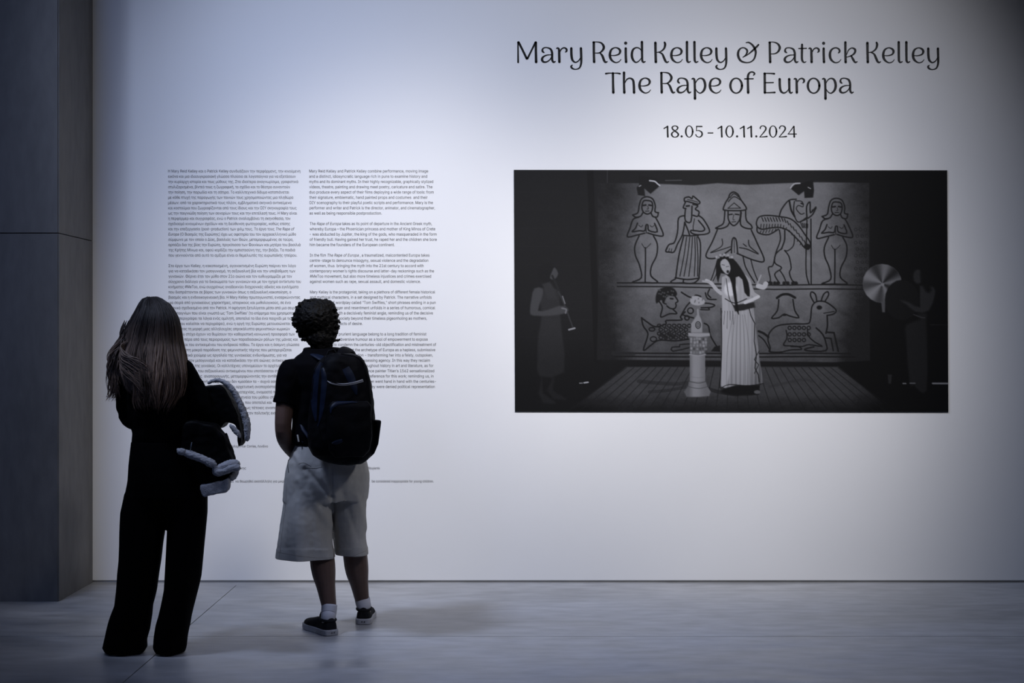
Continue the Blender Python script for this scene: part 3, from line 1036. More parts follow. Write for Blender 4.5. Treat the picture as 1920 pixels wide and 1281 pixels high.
# hooded figure with staff and great furry tail
db([(470, 445), (488, 392), (545, 322), (605, 312)])
db([(550, 325), (565, 400), (592, 450)], 3.4)
db([(600, 325), (650, 330), (660, 372), (622, 362), (606, 390), (640, 430), (668, 424)], 1.8)
db([(590, 330), (585, 420), (620, 495), (690, 455)], 2.2)
db([(645, 345), (660, 350)], 3)
db([(690, 455), (688, 370), (715, 335), (718, 420), (762, 375), (738, 430), (700, 462), (640, 490)], sub=3)
db([(735, 400), (762, 385)], 3)
db([(722, 470), (722, 700), (722, 990)], 2.4)
db([(690, 480), (688, 560), (682, 720), (682, 900), (704, 990)], 2.4)
db([(312, 452), (380, 442), (480, 452), (560, 470), (620, 520), (670, 590), (716, 662), (700, 712), (660, 690), (640, 660), (590, 610), (540, 562), (470, 538), (400, 542), (330, 552), (292, 530), (288, 490)], 2.6, closed=True)
db([(290, 540), (300, 580), (380, 596), (462, 552)], 2.6)
for k in range(17):
    t = k / 16
    x = 330 + 360 * t
    y = 455 + (215 * max(0, t - 0.45) ** 1.3 / 0.55 ** 1.3 if t > 0.45 else 0)
    db([(x, y + 4), (x + 12, y + 34)], 1.9, sub=1)
    if k < 15:
        db([(x - 10, y + 86 - 18 * (t > .5)), (x - 6, y + 58)], 1.7, sub=1)
for k in range(6):
    db([(312 + 24 * k, 586 - 3 * k), (322 + 24 * k, 565 - 3 * k)], 1.6, sub=1)
for k in range(5):
    db([(640 + 14 * k, 500 + 3 * k), (655 + 10 * k, 540)], 1.8, sub=1)
disc((690, 690), 26, 0.08, cB, 22)
db([(470, 560), (476, 640), (440, 742), (416, 842), (380, 862), (396, 960), (362, 992)], 2.4, sub=4)
db([(512, 560), (510, 640), (484, 712)])
db([(490, 705), (440, 752), (432, 822), (486, 862), (430, 912), (470, 985)], 2.4, sub=4)
db([(510, 722), (545, 770), (562, 860), (548, 900), (570, 962), (612, 985)], 2.4, sub=4)
db([(470, 880), (500, 925), (525, 985)], 2.2)
db([(590, 600), (582, 680), (540, 722), (510, 722)], 2.0)
for x in (370, 400, 430, 455, 505, 535, 575, 600):
    disc((x, 985), 14, 0.09, cB, 16)
# lower register left: head, spotted fish, bird
dc = lambda pts, wd=LW, **k: stroke(pts, wd, INK, cC, **k)
fill([(1290, 130), (1285, 70), (1310, 15), (1370, -8), (1430, 0), (1462, 40), (1450, 70), (1400, 65), (1372, 85), (1352, 128), (1330, 100)], 0.09, cC, 1.0, 3)
for k in range(14):
    disc((1305 + (k * 37) % 140, 15 + (k * 23) % 60), 6, 0.26, cC)
dc([(1440, 60), (1470, 108), (1452, 125), (1455, 150), (1440, 172), (1405, 170), (1378, 150)], 2.6)
dc([(1408, 88), (1428, 90)], 3)
dc([(1312, 110), (1340, 162), (1326, 242), (1400, 216), (1460, 214), (1430, 180)], 2.6)
dc([(1352, 90), (1345, 120), (1372, 135)], 2.4)
dc([(1165, 250), (1180, 320), (1218, 388), (1180, 520), (1245, 478), (1310, 438), (1450, 442), (1562, 428)], 2.8)
dc([(1165, 250), (1222, 292), (1282, 325), (1370, 300), (1372, 272), (1500, 268), (1490, 240), (1530, 200)], 2.8, sub=3)
circ((1252, 346), 24, 2.4, INK, cC, 15)
circ((1264, 428), 26, 2.2, INK, cC, 20)
for i in range(7):
    for j in range(4):
        x, y = 1312 + i * 42 + (j % 2) * 14, 316 + j * 33
        if x < 1565:
            circ((x, y), 15, 2.2, 0.10, cC, 13)
for k in range(6):
    disc((1330 + k * 20, 385 + (k % 3) * 14), 12, 0.10, cC, soft=1.5)
dc([(1500, 35), (1560, 72), (1600, 78), (1620, 60), (1660, 70)], 2.8)
dc([(1500, 222), (1542, 152), (1580, 112)], 2.6)
dc([(1500, 222), (1560, 240), (1600, 250)], 2.6)
circ((1575, 190), 24, 2.4, INK, cC)
circ((1545, 250), 18, 2.6, INK, cC)
dc([(1676, 125), (1740, 130), (1778, 145), (1740, 162), (1665, 165)], 2.6)
dc([(1660, 180), (1730, 182), (1722, 165)], 2.2)
dc([(1700, 40), (1722, 90), (1790, 95)], 2.6)
dc([(1735, 10), (1720, 50), (1745, 80)], 2.6)
dc([(1690, 295), (1725, 320), (1742, 400), (1795, 492)], 2.6)
fill([(1745, 530), (1775, 490), (1822, 480), (1822, 535)], 0.09, cC)
dc([(1562, 468), (1485, 474), (1482, 492), (1420, 496), (1426, 530), (1560, 500)], 2.2, sub=2)
# lower register right: bell and resting deer
dd = lambda pts, wd=LW, **k: stroke(pts, wd, INK, cD, **k)
dd([(448, 78), (490, 52), (540, 50), (592, 76)], 4.6)
dd([(462, 92), (450, 180), (404, 240), (462, 236), (505, 208), (552, 224), (622, 236), (590, 180), (575, 90)], 2.6, sub=3)
dd([(500, 215), (515, 214)], 4)
dd([(742, 112), (716, 60), (725, 30), (755, 50), (766, 104)], 2.6)
dd([(800, 104), (820, 50), (852, 28), (860, 55), (832, 104)], 2.6)
dd([(720, 195), (730, 140), (770, 106), (840, 112), (918, 172), (900, 206), (848, 218)], 2.6)
dd([(822, 200), (905, 186)], 1.8)
disc((786, 155), 22, 0.08, cD, 17)
dd([(720, 195), (714, 250), (690, 284), (560, 286), (450, 302), (392, 350), (374, 410), (392, 480), (386, 508), (470, 512), (560, 494), (640, 490), (620, 470), (560, 468)], 2.6, sub=4)
dd([(848, 218), (850, 300), (838, 360)], 3.0)
dd([(520, 338), (526, 400), (498, 455), (560, 462), (650, 466), (700, 452), (806, 466), (750, 432), (700, 385), (690, 330)], 2.4, sub=3)
dd([(760, 318), (812, 370), (838, 440), (836, 500), (700, 502), (668, 488), (740, 470)], 2.8, sub=3)
dd([(840, 352), (902, 356), (936, 505)], 3.2, sub=1)
dd([(832, 398), (878, 402), (896, 500)], 2.8, sub=1)
for j, y in enumerate((318, 370, 415)):
    for i in range(5 if j < 2 else 4):
        circ((548 + i * 38, y), 13, 2.2, 0.10, cD, 13)
dd([(300, 345), (340, 362), (378, 392)], 4.2)
dd([(300, 380), (345, 420), (390, 500)], 2.4)
# stage floor boards
fl_v = 0.205 - 0.10 * sstep(730, 775, YY) - 0.05 * sstep(1180, 1090, XX) - 0.08 * sstep(1560, 1670, XX) + 0.035 * vnoise(18, 8, 9) + 0.02 * vnoise(4, 3, 10, 2)
fill([(1172, 688), (1569, 687.5), (1676, 773.5), (1060, 774)], fl_v, soft=1.4)
for k in range(0, 30):
    xb = 1067 + k * 20.95
    t = (xb - 1067) / 608
    xt = 1173 + 396 * t
    stroke([(xt, 689), (xb, 768), (xb + (xb - xt) * 0.09, 775)], 1.5, 0.10, sub=1, alpha=0.75)
stroke([(1195, 715), (1260, 720), (1300, 716)], 7, 0.12, alpha=0.5)
stroke([(1215, 735), (1250, 732), (1290, 724)], 6, 0.12, alpha=0.5)
stroke([(1440, 725), (1500, 712), (1520, 715)], 5, 0.16, alpha=0.5)
stroke([(1320, 727), (1345, 735), (1380, 740)], 7, 0.10, alpha=0.6)
# hanging lamps
fill([(1128, 232), (1145, 212), (1190, 218), (1200, 302), (1140, 292)], 0.09, cA)
fill([(1150, 130), (1300, 150), (1322, 214), (1310, 228), (1245, 282), (1195, 238), (1150, 215)], 0.09, cA)
stroke([(1238, 172), (1280, 178), (1302, 196), (1322, 212)], 2.4, 0.75, cA)
stroke([(1150, 220), (1165, 212)], 1.6, 0.5, cA)
fill([(560, 225), (600, 188), (740, 160), (748, 240), (740, 298), (672, 302), (668, 248), (625, 280)], 0.075, cB)
stroke([(560, 222), (588, 190), (635, 184)], 2.2, 0.68, cB)
stroke([(700, 216), (720, 226)], 1.6, 0.5, cB)
stroke([(1370, 170), (1505, 168)], 1.2, 0.28, cA)
# clarinet player on the left
dm = 0.165 - 0.03 * sstep(600, 700, YY) + 0.01 * vnoise(12, 12, 12)
fill([(320, 20), (455, 10), (480, 90), (485, 240), (500, 380), (516, 705), (310, 740), (292, 600), (300, 400), (330, 240)], dm * 0.92, cC, 2.0, 2)
fill([(330, 740), (335, 880), (440, 955), (440, 970), (340, 968), (300, 880)], dm * 0.85, cC, 2.0)
fill([(440, 715), (420, 860), (535, 930), (530, 942), (430, 930), (370, 860)], dm * 0.8, cC, 2.0)
fill([(270, 5), (340, 5), (330, 90), (300, 190), (380, 185), (480, 150), (545, 165), (540, 210), (400, 232), (260, 232), (232, 200), (245, 90)], 0.215, cC, 1.6, 2)
disc((380, 950), 75, 0.10, cA, 85, soft=3)
fill([(440, 900), (470, 950), (440, 1000), (400, 990), (420, 930)], 0.22, cA, 1.2, 2)
fill([(335, 1040), (400, 1020), (445, 1090), (450, 1160), (380, 1160)], 0.165, cA, 2.0)
stroke([(420, 970), (460, 1060), (500, 1160)], 4.0, 0.13, cA)
stroke([(470, 30), (520, 140), (592, 335)], 2.8, 0.17, cC)
stroke([(505, 70), (525, 130)], 2.2, 0.34, cC)
stroke([(557, 350), (606, 337)], 3.0, 0.48, cC, sub=1)
stroke([(500, 170), (535, 180), (530, 210)], 3.0, 0.33, cC)
stroke([(645, 798), (668, 797)], 1.6, 0.5, cC, sub=1)
stroke([(682, 795), (716, 790)], 2.2, 0.72, cC, sub=1)
# percussionist on the right
disc((1652.3, 531), 36.5, 0.30, soft=1.0)
ang = np.arctan2(YY - 531, XX - 1652.3)
rr_ = np.hypot(XX - 1652.3, YY - 531)
con = 0.27 + 0.10 * np.cos(ang * 5 + 0.6) - 0.05 * np.cos(ang + 0.5)
disc((1652.3, 531), 36.5, con, soft=1.2)
disc((1653, 533), 3, 0.42)
fill([(1650, 565), (1658, 565), (1657, 585), (1652, 585)], 0.26)
disc((1689, 562), 32, 0.075, soft=1.2, ry=38)
fill([(1590, 250), (1480, 290), (1475, 400), (1500, 760), (1540, 780), (1580, 825), (1645, 820), (1650, 500), (1640, 260), (1640, 200), (1560, 210)], 0.115, cD, 3.0, 2)
fill([(1590, -20), (1700, -10), (1710, 60), (1660, 180), (1560, 190), (1480, 130), (1430, 95), (1500, 110), (1590, 150)], 0.15, cD, 2.0, 2)
disc((1575, 930), 38, 0.15, cB, 58, soft=2.0)
fill([(1600, 880), (1650, 900), (1680, 1040), (1640, 1050), (1600, 960)], 0.05, cB, 3.0, 2)
stroke([(1540, 210), (1600, 232), (1630, 235)], 1.6, 0.2, cD)
stroke([(1452, 762), (1475, 762)], 2.2, 0.4, cD, sub=1)
stroke([(1508, 760), (1548, 760)], 2.2, 0.3, cD, sub=1)
stroke([(1690, 761), (1822, 762)], 3.0, 0.42, cD, sub=1)
stroke([(1670, 292), (1822, 294)], 1.0, 0.14, cD, sub=1)
fill([(1328, 690), (1365, 690), (1358, 765), (1335, 765)], 0.14, cD)
# little column with urn
col_v = 0.47 - 0.12 * sstep(1303, 1322, XX) - 0.16 * sstep(1300, 1288, XX) + 0.02 * vnoise(5, 20, 20)
fill([(1540, 912), (1518, 868), (1552, 820), (1558, 782), (1700, 782), (1712, 820), (1742, 868), (1728, 905), (1640, 912)], col_v * 0.95, cC)
fill([(1566, 560), (1696, 560), (1696, 784), (1566, 784)], col_v, cC)
stroke([(1562, 782), (1640, 796), (1702, 782)], 1.4, 0.22, cC)
stroke([(1540, 822), (1640, 842), (1718, 824)], 1.2, 0.24, cC)
stroke([(1560, 740), (1640, 752), (1700, 742)], 1.0, 0.3, cC, alpha=0.5)
fill([(1562, 405), (1722, 405), (1698, 480), (1698, 560), (1570, 560), (1572, 480)], 0.30, cC)
rs = np.random.RandomState(3)
for i in range(6):
    for j in range(5):
        x, y = 1580 + i * 25 + rs.uniform(-5, 5), 425 + j * 28 + rs.uniform(-4, 4)
        disc((x, y), rs.uniform(5, 10), float(rs.choice([0.52, 0.45, 0.38, 0.18, 0.2])), cC, rs.uniform(6, 12), soft=1.4)
stroke([(1566, 556), (1640, 566), (1698, 556)], 2.0, 0.5, cC)
fill([(1555, 375), (1735, 378), (1737, 400), (1650, 410), (1556, 402)], 0.52, cC)
fill([(1580, 372), (1580, 300), (1606, 262), (1630, 225), (1630, 175), (1642, 175), (1648, 228), (1664, 262), (1672, 300), (1672, 372)], 0.47, cC, 1.0)
circ((1638, 310), 20, 2.0, 0.17, cC, 28)
circ((1638, 310), 8, 1.6, 0.2, cC, 14)
fill([(1572, 110), (1590, 70), (1640, 70), (1690, 100), (1690, 130), (1640, 145), (1590, 135)], 0.62, cC, 1.0, 2)
for k in range(12):
    disc((1585 + (k * 31) % 95, 85 + (k * 17) % 45), 4, 0.25, cC)
# performer in the long white dress
disc((1385, 733), 36, 0.05, ry=8, soft=3)
dress = 0.60 + 0.05 * np.cos((XX - 1375) * 0.85 + (YY - 600) * 0.01) - 0.20 * sstep(640, 730, YY) * 0.7 - 0.20 * sstep(1392, 1425, XX) + 0.02 * vnoise(3, 30, 33)
fill([(1352, 520), (1362, 514), (1392, 512), (1404, 522), (1412, 545), (1411, 580), (1421, 668), (1429, 720), (1400, 723), (1375, 722), (1358, 729), (1349, 724), (1352, 650), (1353, 575), (1351, 545)], dress, soft=1.0)
fill([(1353, 545), (1362, 545), (1368, 640), (1366, 700), (1358, 728), (1350, 722)], 0.70, soft=1.5, alpha=0.8)
disc((1368, 542), 13, 0.82, ry=14, soft=2.5)
for k, x in enumerate((1362, 1370, 1378, 1386, 1394, 1402)):
    stroke([(x * 0.55 + 1385 * 0.45, 590), (x, 650), (x * 1.0 + (x - 1385) * 0.12, 720)], 1.3, 0.33, alpha=0.75)
stroke([(1350, 578), (1351, 650), (1347, 727)], 1.6, 0.08)
stroke([(1349, 728), (1365, 721), (1400, 723), (1429, 719)], 1.6, 0.09)
stroke([(1402, 575), (1406, 592), (1413, 606), (1412, 640), (1416, 665), (1413, 690), (1419, 702), (1421, 716)], 1.8, 0.10, sub=1)
stroke([(1421, 658), (1412, 674), (1420, 684), (1412, 700)], 1.4, 0.10, sub=1)
stroke([(1360, 522), (1366, 560), (1380, 582)], 1.5, 0.14)
stroke([(1358, 560), (1376, 568), (1398, 560)], 2.0, 0.12)
fill([(1372, 572), (1412, 566), (1414, 576), (1392, 582), (1376, 584)], 0.12, soft=1.4)
stroke([(1323, 526), (1332, 531), (1341, 542), (1350, 550)], 6.5, 0.70)
stroke([(1316, 527), (1328, 529)], 3.2, 0.62)
stroke([(1402, 530), (1408, 548), (1418, 556)], 8, 0.62)
stroke([(1420, 556), (1408, 562), (1395, 567)], 6, 0.78)
stroke([(1420, 536), (1430, 538), (1434, 532)], 9, 0.72)
stroke([(1418, 532), (1425, 516)], 2.6, 0.55)
fill([(1342, 490), (1350, 481), (1366, 480), (1380, 492), (1392, 510), (1402, 530), (1404, 556), (1394, 548), (1390, 524), (1378, 520), (1380, 560), (1384, 590), (1378, 580), (1372, 545), (1366, 520), (1350, 512), (1345, 530), (1341, 512)], 0.07, soft=1.0, sub=2)
fill([(1350, 490), (1358, 485), (1365, 492), (1368, 504), (1363, 514), (1356, 510), (1350, 500)], 0.62, soft=1.0, sub=2)
disc((1363, 509), 2.6, 0.1, ry=3)
stroke([(1352, 496), (1357, 497)], 1.5, 0.25)
stroke([(1360, 500), (1365, 499)], 1.5, 0.25)
for k in range(9):
    disc((1342 + k * 3.6, 482 - 5 * math.sin(k / 8 * math.pi) + (k % 2) * 2), 2.2, 0.45 if k % 2 else 0.6)
for k in range(5):
    stroke([(1352 + 5 * k, 583), (1349 + 6 * k, 600 + 8 * (k % 3))], 1.0, 0.2)
fill([(1354, 728), (1380, 723), (1422, 722), (1420, 740), (1380, 741), (1360, 738)], 0.06, soft=1.5)
disc((1417, 735), 6, 0.28, ry=3.5)
cv += 0.012 * vnoise(1.5, 1.5, 40, 1)
cv = np.clip(cv - 0.02 * sstep(0.22, 0.10, cv) - 0.15 * sstep(0.42, 0.75, cv) + 0.02 * np.exp(-((cv - 0.33) / 0.06) ** 2), 0.03, 0.95)

PR_GAIN = 1.10
lin = srgb(cv) * PR_GAIN
rgb = np.stack([lin * 0.985, lin * 0.99, lin * 1.05], -1)
gx = np.linspace(0, 1, CW)
gz = np.linspace(0, 1, CHh)
GX, GZ = np.meshgrid(gx, gz)
pxs = PX0 + (PX1 - PX0) * GX
pys = PY0 + (PY1 - PY0) * GZ + 0.9 * GX
pxw = pxs + (pys - 320) * SH
co = np.empty((CHh, CW, 3))
co[..., 0] = (pxw - CX) * WALL_Y / F
co[..., 1] = WALL_Y - 0.0062
co[..., 2] = CH + (CY - pys) * WALL_Y / F
me = bpy.data.meshes.new('printed_sheet')
nv = CW * CHh
me.vertices.add(nv)
me.vertices.foreach_set('co', co.reshape(-1))
idx = np.arange(nv).reshape(CHh, CW)
q = np.stack([idx[:-1, :-1], idx[1:, :-1], idx[1:, 1:], idx[:-1, 1:]], -1).reshape(-1)
nf = (CW - 1) * (CHh - 1)
me.loops.add(nf * 4)
me.polygons.add(nf)
me.loops.foreach_set('vertex_index', q.astype(np.int32))
me.polygons.foreach_set('loop_start', (np.arange(nf) * 4).astype(np.int32))
me.update(calc_edges=True)
ca = me.color_attributes.new('ink', 'FLOAT_COLOR', 'POINT')
ca.data.foreach_set('color', np.concatenate([rgb, np.ones((CHh, CW, 1))], -1).reshape(-1).astype(np.float32))
M_print = bpy.data.materials.new('printed_photograph')
M_print.use_nodes = True
nt = M_print.node_tree
at = nt.nodes.new('ShaderNodeAttribute')
at.attribute_name = 'ink'
nt.links.new(at.outputs['Color'], nt.nodes['Principled BSDF'].inputs['Base Color'])
nt.nodes['Principled BSDF'].inputs['Roughness'].default_value = 0.6
nt.nodes['Principled BSDF'].inputs['Specular IOR Level'].default_value = 0.15
me.materials.append(M_print)
pr = empty('mounted_print', (co[-1, CW // 2, 0], WALL_Y, co[-1, CW // 2, 2]),
           'wide dark monochrome stage photograph mounted on the white wall under the dates', 'print')
o = bpy.data.objects.new('printed_sheet', me)
COL.objects.link(o)
adopt(o, pr)
c4 = [co[0, 0], co[0, -1], co[-1, -1], co[-1, 0]]
vs = [(c[0], WALL_Y - 0.006, c[2]) for c in c4] + [(c[0], WALL_Y - 0.0006, c[2]) for c in c4]
MB().add(vs, [(3, 2, 1, 0), (4, 5, 6, 7), (0, 1, 5, 4), (1, 2, 6, 5), (2, 3, 7, 6), (3, 0, 4, 7)]).build(
    'backing_board', mat('board_edge', (0.03, 0.03, 0.032), 0.6), pr, smooth=False)

# ------------------------------------------------------------------ people
M_skin = mat('skin', (0.105, 0.065, 0.052), 0.5, 0.35, nscale=30, namp=0.08, bump=0.08, bscale=300)
M_skin_w = mat('skin_pale', (0.25, 0.165, 0.13), 0.5, 0.35, nscale=30, namp=0.05)
M_black = mat('black_cloth', (0.0018, 0.0018, 0.0022), 0.9, 0.05, bump=0.15, bscale=260)
M_blackt = mat('black_jersey', (0.0018, 0.0018, 0.003), 0.9, 0.05, bump=0.15, bscale=260)
M_eye = mat('eye_white', (0.7, 0.68, 0.66), 0.2, 0.5)
M_iris = mat('iris', (0.04, 0.025, 0.015), 0.2, 0.5)


def head_mesh(mb, c, rot, k=1.0):
    """c: centre of the cranium; rot: 3x3 turning +Y (face) to its direction"""
    def P(x, y, z):
        return Vector(c) + rot @ Vector((x * k, y * k, z * k))
    mb.ball(P(0, -0.008, 0.02), (0.075 * k, 0.094 * k, 0.088 * k), rot, 20, 14)
    mb.ball(P(0, 0.028, -0.035), (0.060 * k, 0.064 * k, 0.080 * k), rot, 18, 12)
    mb.ball(P(0, 0.055, -0.092), (0.030 * k, 0.028 * k, 0.024 * k), rot)           # chin
    mb.ball(P(0, 0.080, 0.018), (0.046 * k, 0.018 * k, 0.013 * k), rot)            # brow
    for s in (-1, 1):
        mb.ball(P(s * 0.040, 0.060, -0.028), (0.022 * k, 0.022 * k, 0.020 * k), rot)   # cheek
        mb.ball(P(s * 0.074, -0.004, -0.015), (0.010 * k, 0.018 * k, 0.032 * k), rot)  # ear
        mb.ball(P(s * 0.012, 0.098, -0.040), (0.010 * k, 0.010 * k, 0.008 * k), rot)   # nostril
        mb.tube([P(0, 0.03, -0.066), P(s * 0.045, 0.0, -0.05)], [0.030 * k, 0.026 * k], 10)
    mb.tube([P(0, 0.086, 0.010), P(0, 0.098, -0.015), P(0, 0.110, -0.038)], [0.009 * k, 0.011 * k, 0.012 * k], 10)
    mb.ball(P(0, 0.088, -0.064), (0.022 * k, 0.012 * k, 0.0055 * k), rot)          # lips
    mb.ball(P(0, 0.086, -0.073), (0.019 * k, 0.012 * k, 0.006 * k), rot)


def eyes(c, rot, parent, k=1.0):
    for s in (-1, 1):
        p = Vector(c) + rot @ Vector((s * 0.031 * k, 0.0795 * k, -0.006 * k))
        e = MB().ball(p, (0.0115 * k, 0.0085 * k, 0.0062 * k), rot, 12, 8).build('eye', M_eye, parent)
        MB().ball(p + rot @ Vector((0, 0.0060 * k, 0)), (0.0046 * k, 0.0030 * k, 0.0046 * k), rot, 10, 6).build('iris', M_iris, e)


def hand(mb, wrist, fwd, palm, thumb_side, curl=0.5, k=1.0):
    """wrist point, direction to the fingers, palm normal (towards which fingers curl), thumb direction sign"""
    f = Vector(fwd).normalized()
    pn = Vector(palm)
    pn = (pn - f * pn.dot(f)).normalized()
    s = f.cross(pn).normalized() * thumb_side
    w0 = Vector(wrist)
    # palm as a flattened slab
    for q in (-1.3, -0.45, 0.45, 1.3):
        mb.tube([w0 + s * q * 0.012 * k, w0 + f * 0.045 * k + s * q * 0.020 * k, w0 + f * 0.088 * k + s * q * 0.0215 * k],
                [0.0150 * k, 0.0150 * k, 0.0115 * k], 10)
    ln = [0.066, 0.076, 0.070, 0.055]
    for i in range(4):
        q = 1.35 - i * 0.9
        b = w0 + f * (0.090 - 0.004 * abs(i - 1)) * k + s * q * 0.0215 * k
        a = 0.0
        d = f.copy()
        pts = [b]
        for j, part in enumerate((0.45, 0.30, 0.25)):
            a += curl * (0.55, 0.75, 0.5)[j]
            d = (f * math.cos(a) + pn * math.sin(a)).normalized()
            pts.append(pts[-1] + d * ln[i] * part * k)
        mb.tube([w0 + f * 0.06 * k + s * q * 0.018 * k] + pts, [0.009 * k, 0.0092 * k, 0.0086 * k, 0.0078 * k, 0.0066 * k], 10)
    tb = w0 + f * 0.022 * k + s * 0.022 * k
    t1 = tb + (f * 0.6 + s * 0.75 + pn * 0.25).normalized() * 0.036 * k
    t2 = t1 + (f * 0.85 + s * 0.30 + pn * 0.35 * (0.5 + curl)).normalized() * 0.030 * k
    t3 = t2 + (f * 0.9 + pn * 0.45 * (0.5 + curl)).normalized() * 0.024 * k
    mb.tube([tb, t1, t2, t3], [0.0135 * k, 0.0115 * k, 0.0098 * k, 0.0078 * k], 10)


def rotz(a):
    return Matrix.Rotation(a, 3, 'Z')


def ccurve(pts, rads, sub=4):
    q = smooth_path([tuple(p) + (r,) for p, r in zip(pts, rads)], sub)
    return [Vector(a[:3]) for a in q], [float(a[3]) for a in q]


# ================================================================== the man with the backpack
MY = 7.30
YAW = math.radians(28)
Fd = Vector((-math.sin(YAW), math.cos(YAW), 0))
Rd = Vector((math.cos(YAW), math.sin(YAW), 0))


def m(px, py, dy=0.0):
    return W(px, py, MY + dy)


man = empty('person', (W(640, 1180, 7.3).x, 7.30, 0.0),
            'man seen from behind in black t-shirt and beige shorts, reading, wearing a backpack', 'person')
b = MB()
HC = m(597, 600, 0.03)
hrot = rotz(math.radians(40)) @ Matrix.Rotation(math.radians(6), 3, 'X')
head_mesh(b, HC, hrot, 1.03)
b.tube([m(598, 625, 0.03), m(602, 650, 0.01), m(606, 672, 0.0)], [0.055, 0.055, 0.062], 16)
# torso
b.loft([ering(580, 628, 655, MY, 0.055, YAW), ering(555, 652, 672, MY, 0.085, YAW), ering(540, 668, 690, MY, 0.10, YAW),
        ering(552, 662, 730, MY, 0.105, YAW), ering(560, 658, 780, MY, 0.095, YAW), ering(561, 660, 820, MY, 0.10, YAW),
        ering(556, 672, 860, MY + 0.01, 0.115, YAW), ering(560, 670, 905, MY + 0.01, 0.11, YAW)])
# left arm
LS, LE, LWr = m(545, 697, -0.085), m(531, 806, -0.10), m(561, 862, 0.10)
p, rd = ccurve([LS, (LS + LE) / 2 + Vector((-0.008, 0, 0)), LE, (LE * 0.6 + LWr * 0.4) + Vector((-0.01, 0, -0.01)), LWr], [0.056, 0.048, 0.042, 0.041, 0.027])
b.tube(p, rd, 14)
HL = m(572, 876, 0.155)
hand(b, LWr, (HL - LWr) + Rd * 0.05, -Fd * 0.5 + Vector((0, 0, -0.6)), 1, 0.55)
RS, RE, RW = m(660, 697, 0.085), m(675, 806, 0.14), m(640, 864, 0.27)
p, rd = ccurve([RS, (RS + RE) / 2, RE, (RE * 0.6 + RW * 0.4) + Vector((0, 0, -0.01)), RW], [0.056, 0.048, 0.042, 0.041, 0.027])
b.tube(p, rd, 14)
hand(b, RW, -Rd + Vector((0, 0, -0.25)), -Fd * 0.8 + Vector((0, 0, -0.4)), 1, 0.45)
# legs
foot_data = []
for hip, knee, calf, ank in (
        (m(588, 900, -0.03), m(598, 985, -0.02), m(605.5, 1062, -0.055), m(617.5, 1140, -0.08)),
        (m(648, 900, 0.06), m(660, 985, 0.12), m(668, 1060, 0.14), m(679.5, 1128, 0.21))):
    p, rd = ccurve([hip, (hip + knee) / 2, knee, calf, (calf + ank) / 2 + Vector((0, -0.004, 0)), ank],
                   [0.088, 0.078, 0.062, 0.0635, 0.048, 0.037])
    b.tube(p, rd, 16)
    foot_data.append(ank)
# feet inside the shoes
for (hx, hy, yaw, an_) in ((W(624, 1190, 7.16).x, 7.150, math.radians(35), foot_data[0]), (W(683, 1172, 7.43).x, 7.430, math.radians(1), foot_data[1])):
    R3 = rotz(yaw)
    c0 = Vector((hx, hy, 0.05))
    hx_ = c0 + R3 @ Vector((0, 0.048, 0.01))
    b.tube([an_, (an_ + hx_) / 2 + Vector((0, 0, 0.01)), hx_], [0.036, 0.033, 0.03], 12)
    b.tube([c0 + R3 @ Vector((0, 0.04, 0)), c0 + R3 @ Vector((0, 0.10, -0.002)), c0 + R3 @ Vector((0, 0.20, -0.012))], [0.028, 0.030, 0.024], 12, flat=0.9)
body = b.build('body', M_skin, man)
remesh(body, 0.0046, 5, 0.5)
eyes(HC, hrot, man, 1.03)

# hair: one lump with tufts
hb = MB()
hb.ball(m(593, 596, 0.0), (0.112, 0.108, 0.100), None, 24, 16)
hb.ball(m(576, 592, 0.03), (0.066, 0.085, 0.066), None)
hb.ball(m(606, 614, 0.0), (0.079, 0.085, 0.100), None)
hb.ball(m(601, 634, -0.02), (0.074, 0.070, 0.060), None)
hb.ball(m(603, 648, -0.02), (0.058, 0.055, 0.040), None)
hb.ball(m(583, 575, 0.02), (0.062, 0.07, 0.040), None)
hb.ball(m(607, 576, 0.0), (0.062, 0.07, 0.040), None)
hb.ball(m(563, 600, 0.02), (0.038, 0.06, 0.05), None)
for ax_, ay_, az_, r_ in ((0, 0.035, 0.046, 0.062), (-0.042, 0.03, 0.040, 0.05), (0.042, 0.03, 0.040, 0.05), (0, 0.074, 0.062, 0.034), (-0.035, 0.068, 0.056, 0.032), (0.035, 0.068, 0.056, 0.032),
                          (-0.07, 0.02, 0.01, 0.024), (0.07, 0.02, 0.01, 0.024)):
    hb.ball(HC + hrot @ Vector((ax_, ay_, az_)), r_, None)
rnd = random.Random(5)
outline = [(556, 578), (562, 570), (571, 564), (581, 561), (590, 563), (600, 562), (611, 563), (621, 571), (629, 580), (634, 591),
           (636, 603), (635, 616), (631, 627), (626, 637), (551, 589), (549, 598), (550, 607), (554, 614), (558, 622), (563, 631), (568, 638)]
